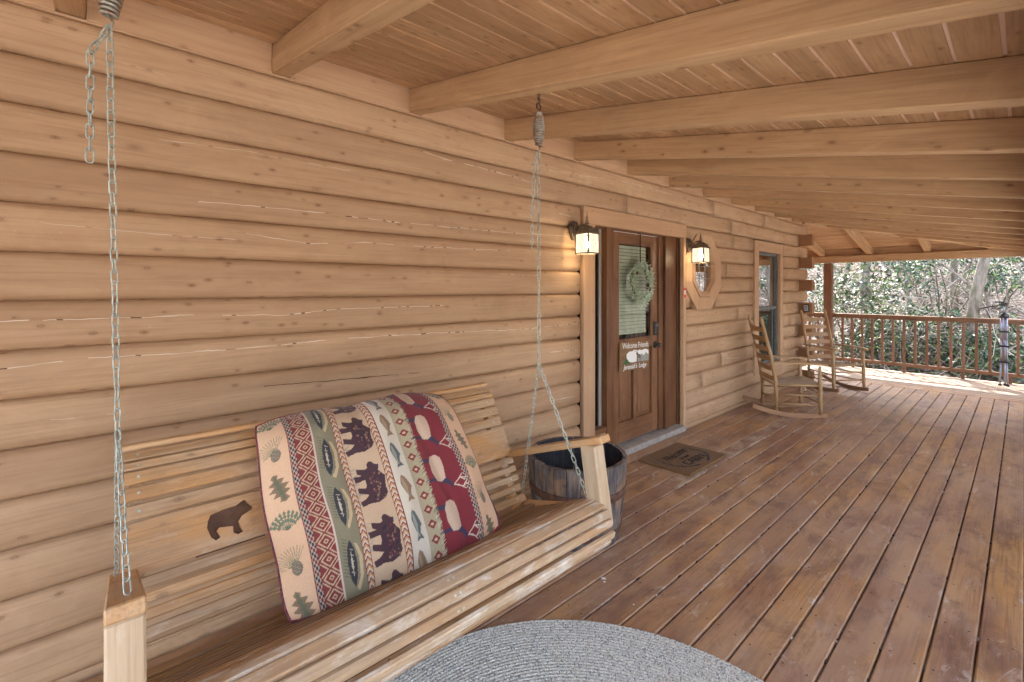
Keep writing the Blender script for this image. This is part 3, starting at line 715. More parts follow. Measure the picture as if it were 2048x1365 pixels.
# pillow, u across (0..1 = .84 m), v from the bottom (0) to the top (1 = .67 m)
PW, PH = .84, .68
cv = Canvas(430, 350, (.70, .46, .30))
tan, red, olive, cream, navy, dred, peach, grn = (.58, .44, .30), (.23, .05, .05), (.25, .225, .15), (.64, .58, .48), (.045, .04, .075), (.215, .035, .045), (.58, .42, .28), (.13, .17, .11)
def band(a, b, c): cv.mask((cv.X >= a) & (cv.X < b), c)
B = [.099, .126, .196, .288, .316, .453, .485, .570, .640, .835, .870, .98]
def checker(a, b):
    band(a, b, navy); m = (cv.X >= a) & (cv.X < b); ii = ((cv.X - a) / ((b - a) / 4)).astype(int); jj = (cv.Y * 78).astype(int)
    cv.mask(m & ((ii + jj) % 2 == 0), (.42, .36, .27)); cv.mask(m & ((ii + jj) % 4 == 1), dred); band(a, a + .003, dred); band(b - .003, b, dred)
def diamonds(a, b, bgc, fg, n, inner=None):
    band(a, b, bgc); m = (cv.X >= a) & (cv.X < b); u = (cv.X - a) / (b - a) - .5; v = (cv.Y * n) % 1 - .5; d = np.abs(u) + np.abs(v)
    if inner is None:
        cv.mask(m & (np.abs(d - .40) < .05), fg); cv.mask(m & (d < .16), fg); cv.mask(m & (d < .08), bgc)
        cv.mask(m & (np.abs(d - .62) < .045), fg)
    else: cv.mask(m & (d < .33), inner); cv.mask(m & (d < .13), fg)
def chevron(a, b):
    band(a, b, (.55, .33, .17)); m = (cv.X >= a) & (cv.X < b); u = np.abs((cv.X - a) / (b - a) - .5); v = (cv.Y * 34 + u * 1.6) % 1
    cv.mask(m & (v < .3), cream); cv.mask(m & (v > .72), red); band(a, a + .003, dred); band(b - .003, b, dred)
checker(B[0], B[1]); diamonds(B[1], B[2], red, tan, 13); band(B[2], B[3], olive); band(B[2] - .003, B[2] + .004, (.62, .50, .42)); chevron(B[3], B[4]); band(B[4], B[5], peach); chevron(B[5], B[6]); band(B[6], B[7], cream)
diamonds(B[7], B[8], (.42, .36, .24), tan, 14, red); band(B[8], B[9], dred); checker(B[9], B[10])
def place(shape, cx, cy, sc, rot=-90, mir=1):
    w = R(rot); out = []
    for px, py in shape:
        px *= mir; x = px * math.cos(w) - py * math.sin(w); y = px * math.sin(w) + py * math.cos(w)
        out.append((cx + x * sc / PW, cy + y * sc / PH))
    return out
# bear walking left, feet down
bearp = [(-.58, .06), (-.56, .14), (-.47, .22), (-.43, .33), (-.36, .31), (-.30, .26), (-.22, .32), (-.10, .42), (.06, .38), (.20, .36), (.34, .38), (.46, .28), (.53, .06), (.50, -.16), (.53, -.38), (.40, -.42), (.35, -.24), (.27, -.14), (.22, -.26), (.16, -.40), (.02, -.38), (.09, -.18), (.0, -.13), (-.13, -.14), (-.12, -.40), (-.28, -.42), (-.27, -.20), (-.33, -.30), (-.47, -.30), (-.40, -.08), (-.42, .0), (-.52, .0)]
fishp = [(-.5, 0), (-.38, .10), (-.15, .17), (.05, .22), (.10, .15), (.30, .06), (.50, .16), (.46, 0), (.50, -.16), (.30, -.06), (.05, -.12), (-.2, -.16), (-.4, -.08)]
elk = [(-.52, .28), (-.40, .42), (-.1, .44), (.14, .40), (.30, .38), (.38, .22), (.34, .02), (.05, -.08), (-.30, -.06), (-.50, .06)]
elkd = [(.26, .38), (.44, .52), (.56, .60), (.68, .50), (.56, .46), (.46, .30), (.34, .05), (.30, -.45), (.24, -.45), (.22, -.02), (-.28, -.02), (-.34, -.45), (-.42, -.45), (-.44, .0), (-.46, .26), (-.34, .06), (.2, .06)]
leafp = [(-.5, 0), (-.42, .10), (-.30, .06), (-.22, .24), (-.10, .10), (0, .30), (.10, .12), (.22, .26), (.28, .08), (.44, .14), (.5, 0), (.44, -.14), (.28, -.08), (.22, -.26), (.10, -.12), (0, -.30), (-.10, -.10), (-.22, -.24), (-.30, -.06), (-.42, -.10)]
for i, cy_ in enumerate((1.0, .735, .46, .185, -.06)):
    cx = (B[4] + B[5]) / 2 + .002
    for _ in range(14): y0 = cy_ + random.uniform(-.1, .1); cv.line([(B[4], y0), (B[4] + random.uniform(.01, .03), y0 + random.uniform(-.01, .02))], .003, (.30, .30, .24))
    sx_ = random.uniform(.96, 1.04); cv.poly(place(bearp, cx, cy_, .135 * sx_), (.075, .04, .05))
    for _ in range(46): q = place([(random.uniform(-.28, .44), random.uniform(-.02, .30))], cx, cy_, .135)[0]; e1 = random.uniform(.002, .006); cv.poly([(q[0] - e1, q[1]), (q[0], q[1] + e1 * 1.6), (q[0] + e1, q[1]), (q[0], q[1] - e1 * 1.6)], random.choice([(.22, .13, .10), (.03, .03, .06), (.30, .18, .11), (.17, .05, .06)]))
    cv.poly(place([(-.42, .30), (-.40, .38), (-.34, .36), (-.35, .29)], cx, cy_, .135), (.48, .42, .36))
for i, cy_ in enumerate((.93, .75, .57, .385, .20, .02)):
    cx = (B[6] + B[7]) / 2; dk = i % 2 == 0
    cv.poly(place(fishp, cx, cy_, .098, -83), (.12, .15, .15) if dk else (.27, .17, .11)); cv.poly(place([(p[0] * .8, p[1] * .4 - .04) for p in fishp], cx, cy_, .098, -83), (.34, .34, .30) if dk else (.36, .28, .18))
for cy_ in (.90, .655, .40, .14):
    cx = (B[2] + B[3]) / 2 + .004
    for nm_, sh, cc in (('a', [(-.5, -.02), (-.3, .09), (0, .13), (.3, .10), (.5, .03), (.32, -.06), (0, -.10), (-.3, -.09)], (.05, .05, .06)), ('b', [(-.42, .10), (-.1, .19), (.3, .17), (.52, .06), (.58, .12), (.3, .25), (-.1, .27), (-.36, .18)], (.56, .43, .26)), ('c', [(-.25, -.01), (0, .03), (.28, .02), (0, -.02)], (.55, .48, .35))):
        cv.poly(place(sh, cx - .006, cy_, .135, -93), cc)
    for k in range(12): cv.line(place([(-.5 + k * .07, -.08), (-.56 + k * .07, -.19)], cx - .006, cy_, .135, -93), .0026, (.09, .10, .06))
    for k in range(5): cv.line(place([(-.3 + k * .12, -.03), (-.26 + k * .12, .05)], cx - .006, cy_, .135, -93), .003, (.5, .44, .34))
for cy_ in (.92, .68, .43, .17):
    cx = (B[8] + B[9]) / 2 - .045
    cv.poly(place(elkd, cx, cy_, .118), (.06, .05, .09)); cv.poly(place(elk, cx, cy_, .118), (.60, .44, .33))
    for an in ([(.56, .56), (.62, .75)], [(.54, .60), (.42, .85), (.50, 1.1)], [(.45, .78), (.32, .95)], [(.56, .60), (.70, .85), (.66, 1.1)], [(.66, .8), (.80, .95)], [(.44, .88), (.55, .98)], [(.68, .9), (.58, 1.02)]):
        cv.line(place(an, cx, cy_, .125), .0048, (.66, .55, .45))
for _ in range(420):
    y0 = random.random(); cv.line([(B[8] - .012, y0), (B[8] + random.uniform(.0, .014), y0 + .012)], .0025, random.choice([(.55, .48, .33), (.30, .28, .17)]))
def spray(cx, cy_, s):
    for k in range(9):
        w = R(-60 + k * 15 + 90); cv.line([(cx, cy_ - .02), (cx + math.cos(w) * s / PW, cy_ - .02 + math.sin(w) * s * 1.2 / PH)], .003, grn)
        for q in (.55, .8, 1.0):
            c0 = (cx + math.cos(w) * s * q / PW, cy_ - .02 + math.sin(w) * s * q * 1.2 / PH); cv.poly([(c0[0] - .006, c0[1]), (c0[0], c0[1] + .014), (c0[0] + .006, c0[1]), (c0[0], c0[1] - .010)], (.17, .20, .13))
def cone(cx, cy_, s):
    for k in range(15):
        w = R(60 + k * 9); cv.line([(cx, cy_), (cx + math.cos(w) * s * 1.4 / PW, cy_ + math.sin(w) * s * 1.4 / PH)], .002, (.20, .22, .13))
    cv.poly([(cx + .002 + .018 * math.cos(t), cy_ - .012 + .032 * math.sin(t)) for t in np.linspace(0, 6.28, 14)], (.20, .17, .13))
    for k in range(6): cv.line([(cx - .012, cy_ - .03 + k * .01), (cx + .014, cy_ - .026 + k * .01)], .002, (.42, .33, .22))
for cx, ys in ((.052, 1), (.925, -1)):
    for i, cy_ in enumerate((.93, .76, .585, .40, .215, .04)):
        k = i % 3
        if k == 0: spray(cx, cy_, .045)
        elif k == 1: cone(cx, cy_, .042)
        else: cv.poly(place(leafp, cx, cy_, .100, -75), (.24, .17, .11)); cv.poly(place([(p[0], p[1] * .35) for p in leafp], cx, cy_, .092, -75), (.15, .16, .10))
band(.985, 1.0, navy); cv.mask((cv.X > .985) & (((cv.Y * 70).astype(int)) % 2 == 0), red)
cv.a *= (1 + .10 * (rng.random((cv.h, cv.w, 1)) - .5))
def canvas_mesh(name, cv_, fn, mat, back=None):
    w, h = cv_.w, cv_.h; us = (np.arange(w) + .5) / w; vs_ = (np.arange(h) + .5) / h
    V = np.array([fn(u, v) for v in vs_ for u in us]); idx = np.arange(w * h).reshape(h, w)
    F = np.stack([idx[:-1, :-1], idx[:-1, 1:], idx[1:, 1:], idx[1:, :-1]], -1).reshape(-1, 4)
    me = bpy.data.meshes.new(name); me.vertices.add(len(V)); me.vertices.foreach_set('co', V.ravel())
    me.loops.add(F.size); me.loops.foreach_set('vertex_index', F.ravel()); me.polygons.add(len(F)); me.polygons.foreach_set('loop_start', np.arange(0, F.size, 4))
    me.polygons.foreach_set('use_smooth', np.ones(len(F), bool)); me.update(calc_edges=True)
    at = me.color_attributes.new('weave', 'FLOAT_COLOR', 'POINT'); c = np.concatenate([cv_.a.reshape(-1, 3), np.ones((w * h, 1))], 1)
    at.data.foreach_set('color', c.ravel().astype(np.float32)); me.materials.append(mat); return me
def weave_mat(name, rough=.9, bump=.3, sc=900):
    N = NT(name); at = N.n('ShaderNodeAttribute', attribute_name='weave'); co = N.coords(False)
    q = N.noise(co, sc, 2); c = N.mix(.38, at.outputs['Color'], N.ramp(q, [(.3, .25), (.7, 1.)]), 'MULTIPLY')
    N.bump(q, bump, .002); m = N.fin(c, rough, .1); N.b.inputs['Sheen Weight'].default_value = .15; return m
pil = thing('pillow', 'large tapestry pillow with bands of bears, trout and elk leaning on the swing', 'pillow', (.82, -.75, .78))
PT, PBt = Vector((0, -.525, 1.025)), Vector((0, -.955, .525))
upd = (PT - PBt).normalized(); nd = Vector((1, 0, 0)).cross(upd)
if nd.y > 0: nd = -nd
def pil_pt(u, v, side=1):
    a, b = 2 * u - 1, 2 * v - 1
    th = (max(0, 1 - abs(a) ** 2.6) ** .55) * (max(0, 1 - abs(b) ** 2.6) ** .55)
    puff = .098 * th
    px = .825 + a * .442 * (1 - .035 * (1 - b * b) * 0 - .03 * b * b * 0) + .005 * math.sin(b * 5 + 1) * a * (abs(a) > .5)
    inset = .010 * (1 - abs(b) ** 3) * (a)
    wr = .018 * mnoise.noise(Vector((u * 5, v * 3, 3.1))) + .010 * mnoise.noise(Vector((u * 11, v * 3, 7))) + .006 * math.exp(-((a - .15 - .25 * b) / .07) ** 2) - .009 * math.exp(-((a - .42 + .12 * b) / .05) ** 2)
    s_ = (b * .362) + .012 * a * a * -b * 0 + .015 * (1 - a * a) * (1 if b > 0 else -.4) * abs(b)
    mid = (PT + PBt) / 2
    px = .82 + (px - .82) * (1 - .055 * b ** 6); s_ *= (1 - .06 * a ** 6)
    c = Vector((px - inset * .6, 0, 0)) + Vector((0, mid.y, mid.z)) + upd * s_ + nd * (side * (puff + (wr if side > 0 else 0)) + .0) + nd * (-.03 * (v - .2) * (1 - v) )
    if b > .62: c += nd * (-.16 * (b - .62) ** 1.6) + Vector((0, 0, -.05 * (b - .62) ** 2))
    c += upd * (.010 * math.sin(u * 9 + 1) * (b > 0) * b * b + .008 * math.sin(u * 7) * (b < 0) * b * b)
    return c - Vector(pil.location)
link('pillow_front', canvas_mesh('pillow_front', cv, lambda u, v: pil_pt((u - .00116) / .99768, (v - .00143) / .99714), weave_mat('tapestry')), pil)
mb = MB(); n1, n2 = 30, 24
V = [pil_pt(i / n1, j / n2, -.8) for j in range(n2 + 1) for i in range(n1 + 1)]
mb.add(V, [(j * (n1 + 1) + i, (j + 1) * (n1 + 1) + i, (j + 1) * (n1 + 1) + i + 1, j * (n1 + 1) + i + 1) for j in range(n2) for i in range(n1)]); mb.link('pillow_back', flat('pillow_back_cloth', (.40, .05, .06), .9), pil, True)
edge = [pil_pt(i / 40, 0) for i in range(41)] + [pil_pt(1, j / 30) for j in range(1, 31)] + [pil_pt(1 - i / 40, 1) for i in range(1, 41)] + [pil_pt(0, 1 - j / 30) for j in range(1, 30)]
mb = MB(); mb.tube(edge, .0045, 6, closed=True); mb.link('piping', flat('pillow_piping', (.24, .05, .06), .9, c2=(.03, .03, .05), nscale=160), pil, True)

# ------------------------------------------------------------ half barrel
bar_ = thing('half_barrel_planter', 'empty half whiskey barrel planter with rusty hoops beside the front door', 'planter', (2.23, -.555, 0))
NS = 24; zt = .495
def br(z): return .262 + .052 * math.sin(min(1, z / zt) * 1.5)
def stave(a0, a1, top):
    v = []; zz = [0.0, .12, .24, .36, top]
    for z in zz:
        for r_, aa in ((br(z), a0), (br(z) + .0015, (a0 + a1) / 2), (br(z), a1), (br(z) - .024, a1), (br(z) - .024, a0)): v.append((r_ * math.cos(aa), r_ * math.sin(aa), z))
    f = []
    for i in range(4):
        for j in range(5): k = (j + 1) % 5; f.append((i * 5 + j, i * 5 + k, (i + 1) * 5 + k, (i + 1) * 5 + j))
    f += [(4, 3, 2, 1, 0), (20, 21, 22, 23, 24)]; return v, f
N = NT('barrel_oak'); co = N.coords(); tcz = N.n('ShaderNodeSeparateXYZ'); N.set(tcz.inputs[0], N.coords(False))
g = N.noise(N.vmul(co, (40, 40, 5)), 1, 5, .65); bl = N.noise(N.vmul(co, (9, 9, 5)), 1, 4)
c = N.mix(N.ramp(g, [(.35, 0.), (.65, 1.)]), (.075, .06, .055), (.26, .22, .19)); c = N.mix(N.math('MULTIPLY', N.ramp(bl, [(.42, 0.), (.60, 1.)]), .8), c, (.045, .045, .06))
c = N.mix(N.math('MULTIPLY', N.ramp(N.noise(co, 7, 3), [(.55, 0.), (.62, 1.)]), .6), c, (.28, .17, .09)); N.bump(g, .5, .004); oak = N.fin(c, .75, .2)
char = flat('charred_oak', (.012, .012, .016), .55, .5, c2=(.03, .03, .04), nscale=30, bump=.4)
for i in range(NS):
    a0 = 2 * math.pi * i / NS; a1 = 2 * math.pi * (i + 1) / NS - .012
    v, f = stave(a0, a1, zt + random.uniform(-.006, .003))
    me = flip_fix(mesh('stave', v, f, None, False, [oak, char], [1 if (k % 5 == 3) and k < 20 else 0 for k in range(len(f))])); link('stave', me, bar_)
mb = MB(); mb.lathe([(0, .10), (.24, .10)], n=24); mb.link('bottom_board', char, bar_)
for z0, h_ in ((.285, .05), (.055, .04)):
    mb = MB(); mb.lathe([(br(z0) + .002, z0), (br(z0 + h_) + .002, z0 + h_), (br(z0 + h_) + .0055, z0 + h_), (br(z0) + .0055, z0), (br(z0) + .002, z0)], n=48); mb.link('hoop', rust, bar_, True)

# ------------------------------------------------------------ doormat
mat_c, mat_s = (3.865, -.415, 0), (.71, .48)
cm = Canvas(300, 200, (.20, .105, .04)); cm.a *= (1 + .5 * (rng.random((200, 300, 1)) - .5))
bk = (.018, .016, .016)
def arc(cx, cy_, rx, ry, a0, a1, w0, w1, n=18):
    P = []; Q = []
    for i in range(n + 1):
        t = R(a0 + (a1 - a0) * i / n); w = w0 + (w1 - w0) * i / n; P.append((cx + (rx + w) * math.cos(t), cy_ + (ry + w * 1.4) * math.sin(t))); Q.append((cx + (rx - w) * math.cos(t), cy_ + (ry - w * 1.4) * math.sin(t)))
    cm.poly(P + Q[::-1], bk)
for sg in (-1, 1):
    c0 = .5
    def mirror(a): return (180 - a) if sg < 0 else a
    arc(c0, .5, .37, .40, mirror(-75), mirror(20), .016, .006); arc(c0, .5, .40, .44, mirror(-40), mirror(38), .008, .003)
    for an, ln in ((-35, .1), (-12, .12), (8, .12), (25, .1)):
        t = R(mirror(an)); x0, y0 = c0 + .37 * math.cos(t), .5 + .40 * math.sin(t); cm.line([(x0, y0), (x0 - sg * ln * .35, y0 + ln * .9), (x0 - sg * ln * .2, y0 + ln * 1.5)], .010, bk, 200 / 300)
def mat_fn(u, v):
    ed = .016 * (1 if 0.01 < u < .99 and .015 < v < .985 else .0); r_ = random.random() * .005
    j = .004 * mnoise.noise(Vector((u * 30, v * 30, 0))) if ed == 0 else 0
    return ((u - .5) * mat_s[0] * .985 + .02 * (v - .5) * 0 + j + (.5 - v) * .045, (v - .5) * mat_s[1] + j + (u - .5) * .0, .003 + (ed and .013 + r_))
dm = thing('doormat', 'brown coir doormat with black antlers and lettering at the front door', 'doormat', (mat_c[0], mat_c[1], 0))
link('coir_pile', canvas_mesh('coir_pile', cm, mat_fn, weave_mat('coir', .95, .6, 500)), dm)
def text(body, size, mat, parent, M, ext=.001, sx=1.0, name='lettering', shear=0):
    cu = bpy.data.curves.new('t', 'FONT'); cu.body = body; cu.size = size; cu.extrude = ext; cu.align_x = 'CENTER'; cu.align_y = 'CENTER'; cu.resolution_u = 3; cu.shear = shear; cu.offset = .0
    o = bpy.data.objects.new('t', cu); COL.objects.link(o); bpy.context.view_layer.update()
    me = bpy.data.meshes.new_from_object(o.evaluated_get(bpy.context.evaluated_depsgraph_get())); bpy.data.objects.remove(o); bpy.data.curves.remove(cu)
    me.materials.clear(); me.materials.append(mat); me.name = name
    for v in me.vertices: v.co.x *= sx
    o = link(name, me, parent); o.matrix_local = M; return o
ink = flat('black_ink', (.018, .016, .016), .9)
text('Welcome', .135, ink, dm, Matrix.Translation((-.02, .07, .021)) @ Matrix.Rotation(R(4), 4, 'Z'), .001, .72, shear=.2)
text('to our', .065, ink, dm, Matrix.Translation((0, -.01, .021)), .001, .9); text('CABIN', .12, ink, dm, Matrix.Translation((.02, -.10, .021)), .001, .95)

# ------------------------------------------------------------ oval braided rug
N = NT('rug_yarn'); co = N.coords(False); vo = N.n('ShaderNodeTexVoronoi'); N.set(vo.inputs['Vector'], co); vo.inputs['Scale'].default_value = 190
sc_ = N.n('ShaderNodeSeparateColor'); N.set(sc_.inputs[0], vo.outputs['Color'])
c = N.ramp(sc_.outputs[0], [(.0, (.30, .30, .29)), (.12, (.60, .59, .54)), (.55, (.78, .77, .71)), (.85, (.66, .62, .54)), (.95, (.42, .46, .52))], 'CONSTANT')
nb = N.noise(co, 420, 3); c = N.mix(.5, c, N.ramp(nb, [(.3, .45), (.7, 1.)]), 'MULTIPLY'); N.bump(N.math('SUBTRACT', nb, vo.outputs['Distance']), .7, .006); rugm = N.fin(c, .95, .1)
RC, RXR, RYR = (.93, -1.86), .975, 1.07
rings, RPW = 62, .0155; na = 620; V = []; idx = 0; rows = []
for k in range(rings * 5 + 1):
    q = k / 5; dist = q * RPW; fr_ = q % 1; hump = abs(math.sin(math.pi * fr_)) ** .6
    rx, ry = RXR - dist, RYR - dist; row = []
    for j in range(na):
        t = 2 * math.pi * j / na; per = int(2 * math.pi * max(.12, (rx + ry) / 2) / .030); ph = (int(q) * .37)
        br_ = .0014 * math.sin(t * per + ph + 2.2 * (fr_ - .5)) * hump
        V.append((rx * math.cos(t) * (1 + .003 * math.sin(5 * t)), ry * math.sin(t) * (1 + .003 * math.sin(4 * t + 1)), .007 + .0065 * hump + br_ + .0022 * random.random()))
V = [(a, b, c_ if i >= na else .001) for i, (a, b, c_) in enumerate(V)]
F = [(k * na + j, k * na + (j + 1) % na, (k + 1) * na + (j + 1) % na, (k + 1) * na + j) for k in range(rings * 5) for j in range(na)]
F.append(tuple(rings * 5 * na + j for j in range(na)))
thing('braided_rug', 'oval grey braided rug on the deck in front of the swing', 'rug', (RC[0], RC[1], 0), me=mesh('braided_rug', V, F, rugm, True))

# ------------------------------------------------------------ lanterns
lampg = NT('lantern_glass'); em = lampg.n('ShaderNodeEmission'); em.inputs[0].default_value = (1, .88, .70, 1); em.inputs[1].default_value = .13
tr = lampg.n('ShaderNodeBsdfTransparent'); tr.inputs[0].default_value = (1, .95, .85, 1); mx = lampg.n('ShaderNodeMixShader'); mx.inputs[0].default_value = .35
lampg.t.links.new(tr.outputs[0], mx.inputs[1]); lampg.t.links.new(em.outputs[0], mx.inputs[2]); lampg.t.links.new(mx.outputs[0], lampg.out.inputs[0]); lampg = lampg.m
bulbm = NT('bulb'); em = bulbm.n('ShaderNodeEmission'); em.inputs[0].default_value = (1, .92, .78, 1); em.inputs[1].default_value = 6; bulbm.t.links.new(em.outputs[0], bulbm.out.inputs[0]); bulbm = bulbm.m
def lantern(label, x, power):
    t = thing('wall_lantern', label, 'wall lamp', (x, -.15, 1.905), group='lanterns beside the front door')
    s = .063; h = .075
    v, f = prism([(-.05 * math.cos(R(a)) * 1.05, .118 + .085 * math.sin(R(a))) for a in range(22, 382, 45)], .120, .152)
    link('back_plate', flip_fix(mesh('back_plate', v, f, bronze)), t)
    v, f = prism([(-.036 * math.cos(R(a)), .118 + .066 * math.sin(R(a))) for a in range(22, 382, 45)], .106, .119); link('back_plate_rim', flip_fix(mesh('back_plate_rim', v, f, bronze)), t)
    m = MB(); m.tube([(0, .11, .09), (0, .085, .078), (0, .06, .095), (0, .045, .130), (0, .02, .150), (0, 0, .148)], [.012, .010, .009, .008, .008, .009], 8)
    m.tube([(0, .10, .12), (0, .07, .148), (0, .03, .158), (0, 0, .150)], .006, 6); m.link('arm', bronze, t, True)
    m = MB()
    for z0, z1, a0, a1 in ((h, h + .008, s * 1.18, s * 1.18), (h + .008, h + .052, s * 1.08, s * .80), (h + .052, h + .068, s * .62, s * .40)):
        q = [(-a0, -a0, z0), (a0, -a0, z0), (a0, a0, z0), (-a0, a0, z0), (-a1, -a1, z1), (a1, -a1, z1), (a1, a1, z1), (-a1, a1, z1)]; m.add(q, [(3, 2, 1, 0), (4, 5, 6, 7), (0, 1, 5, 4), (1, 2, 6, 5), (2, 3, 7, 6), (3, 0, 4, 7)])
    m.link('cap', bronze, t)
    m = MB(); m.lathe([(.02, h + .068), (.012, h + .08), (.018, h + .09), (.010, h + .10), (.014, h + .112), (.006, h + .125), (.010, h + .135), (.003, h + .15), (.0, h + .19)], n=12); m.link('finial', bronze, t, True)
    m = MB(); e = .005
    for sx in (-1, 1):
        for sy in (-1, 1): m.box((sx * s - e, sy * s - e, -h), (sx * s + e, sy * s + e, h))
    for z0 in (-h - .006,):
        m.box((-s - e - .002, -s - e - .002, z0), (s + e + .002, -s + e, z0 + .010)); m.box((-s - e - .002, s - e, z0), (s + e + .002, s + e + .002, z0 + .010)); m.box((-s - e - .001, -s, z0 + .001), (-s + e, s, z0 + .009)); m.box((s - e, -s, z0 + .001), (s + e + .001, s, z0 + .009))
    m.link('frame', bronze, t)
    for k in range(4):
        w = k * math.pi / 2; Rz = Matrix.Rotation(w, 4, 'Z')
        m = MB(); m.box((-s + e, -s - .001, -h), (s - e, -s + .001, h), M=Rz); pn = m.link('pane', lampg, t)
        m = MB()
        for P in ([(0, -h), (0, -.035), (-.022, 0), (0, .035), (0, h)], [(0, -.035), (.022, 0), (0, .035)], [(-s, 0), (-.022, 0)], [(.022, 0), (s, 0)]):
            m.tube([Rz @ Vector((a, -s - .0015, b)) for a, b in P], .0012, 4, cap=False)
        m.link('leading', bronze, pn)
    m = MB(); m.lathe([(0, -.04), (.016, -.036), (.024, -.015), (.024, .005), (.014, .03), (.011, .055)], n=12); m.link('bulb', bulbm, t, True)
    ld = bpy.data.lights.new('lantern_light', 'POINT'); ld.energy = power; ld.color = (1, .74, .40); ld.shadow_soft_size = .03
    lo = bpy.data.objects.new('lantern_light', ld); COL.objects.link(lo); lo.parent = t; lo.location = (0, 0, -.045)
lantern('lit bronze wall lantern on the logs left of the front door', 2.83, .35)
lantern('lit bronze wall lantern between the front door and the octagonal window', 4.745, .22)

# ------------------------------------------------------------ wreath, sign, sticker, lockbox
wr = thing('wreath', 'pale sage green leafy wreath hung on the front door glass', 'wreath', (3.885, .045, 1.60))
m = MB(); m.tube([(.145 * math.cos(t), .01 * math.sin(3 * t), .16 * math.sin(t)) for t in np.linspace(0, 2 * math.pi, 24, endpoint=False)], .014, 6, closed=True); m.link('twig_ring', flat('twig', (.16, .11, .06), .9), wr, True)
m = MB()
for i in range(1050):
    t = random.random() * 2 * math.pi; rr_ = .150 + random.gauss(0, .024); c = Vector((rr_ * math.cos(t), random.uniform(-.035, .01), rr_ * 1.08 * math.sin(t)))
    d = Vector((math.cos(t + random.uniform(-1.0, 1.6)), random.uniform(-.9, .1), math.sin(t + random.uniform(-1.0, 1.6)))).normalized(); L = random.uniform(.025, .055)
    sd = d.cross(Vector((random.uniform(-1, 1), 1, random.uniform(-1, 1)))).normalized() * random.uniform(.004, .009); nn = d.cross(sd).normalized() * .003
    m.add([c, c + d * L * .5 + sd, c + d * L, c + d * L * .5 - sd, c + d * L * .5 + nn], [(0, 1, 4), (1, 2, 4), (2, 3, 4), (3, 0, 4)], 0 if random.random() < .7 else 1)
m.link('leaves', [flat('sage_leaf', (.36, .46, .33), .7), flat('sage_leaf_pale', (.55, .62, .50), .7)], wr, kind='stuff')
m = MB(); m.box((-.007, -.004, .15), (.007, .0, .485)); m.box((-.007, .001, .4845), (.007, .04, .488)); m.link('strap', flat('black_ribbon', (.012, .011, .01), .6), wr)
for px_, pz_ in ((.10, .14), (.09, -.02), (-.11, .1), (.12, -.06)):
    m = MB(); m.lathe([(0, -.022), (.010, -.015), (.014, 0), (.010, .012), (0, .022)], n=8); m.link('pine_cone', flat('cone', (.10, .05, .025), .8, c2=(.05, .025, .01), nscale=150), wr, True, (px_, -.035, pz_))
sg = thing('door_sign', 'wooden sign reading Welcome Friends with an elk scene, below the door glass', 'sign', (3.80, .055, .895), (0, R(1.5), 0))
link('board', box_me(.49, .016, .275, wood('sign_wood', (.22, .13, .065), (.09, .05, .025), (.28, .17, .09), 'x', knots=0), .004), sg)
wh = whitep; MS = Matrix.Rotation(R(90), 4, 'X')
def tm(x, z): return Matrix.Translation((x, -.0095, z)) @ MS
text('Welcome Friends', .078, wh, sg, tm(.01, .098), .001, .80); text("Jeremiah's  Lodge", .066, wh, sg, tm(.005, -.104), .001, .82, shear=.25)
def plate(name, P, mat, d): v, f = prism(P, -.0085 - d, -.0080); link(name, flip_fix(mesh(name, v, f, mat)), sg)
cloud = [(-.13, -.05)]; random.seed(3)
for i in range(22): t = math.pi * (1 - i / 21); cloud.append((.06 + .21 * math.cos(t) * (1 + .08 * random.uniform(-1, 1)), -.01 + .062 * math.sin(t) ** .5 + random.uniform(-.008, .008)))
cloud = [(max(-.2, min(.238, a)), b) for a, b in cloud] + [(.238, -.055), (-.05, -.065)]
plate('painted_sky', cloud, wh, .001)
plate('painted_hills', [(.02, -.062), (.07, -.02), (.11, .012), (.15, -.01), (.19, .02), (.237, -.005), (.237, -.064)], flat('paint_grey', (.20, .23, .21), .6, c2=(.40, .42, .38), nscale=120), .0016)
plate('painted_pine', [(-.20, -.072), (-.14, -.02), (-.08, -.072)], flat('paint_green', (.05, .13, .05), .6), .0022)
ek = [(-.03, -.062), (-.025, -.005), (-.04, .02), (-.02, .034), (0, .012), (.035, .006), (.04, -.02), (.035, -.062), (.027, -.062), (.024, -.03), (-.008, -.028), (-.014, -.062)]
plate('painted_elk', [(a + .055, b) for a, b in ek], flat('paint_brown', (.16, .12, .10), .6), .0024)
m = MB()
for P in ([(-.03, .03), (-.055, .045), (-.06, .062)], [(-.03, .03), (-.01, .048), (-.012, .066)], [(-.05, .042), (-.075, .044)], [(-.015, .045), (.01, .052)]): m.tube([(a + .055, -.0105, b) for a, b in P], .0016, 4)
m.link('painted_antlers', flat('paint_brown', (.16, .12, .10), .6), sg)
st = thing('warning_sticker', 'small red and white sticker on the right door casing', 'sticker', (4.662, -.0145, 1.50))
link('sticker_face', box_me(.046, .0012, .105, flat('sticker_red', (.60, .045, .07), .5), 0), st); link('sticker_panel', box_me(.038, .0012, .045, whitep, 0), st, (0, -.0014, .004))
m = MB()
for i in range(3): m.box((-.012, -.0034, -.008 + i * .011), (.012, -.0021, -.0045 + i * .011))
m.link('sticker_print', flat('sticker_red', (.6, .045, .07), .5), st)
lb = thing('lock_box', 'small grey key lock box fixed to a log end at the cabin corner', 'lock box', (8.497, -.105, P0 + PITCH * 6.5))
link('casing', box_me(.034, .085, .12, black, .008), lb, (-.018, 0, 0)); link('face', box_me(.008, .060, .092, flat('lock_grey', (.42, .44, .45), .4), .003), lb, (-.040, 0, 0)); link('display', box_me(.004, .036, .016, black, 0), lb, (-.0465, 0, .022))
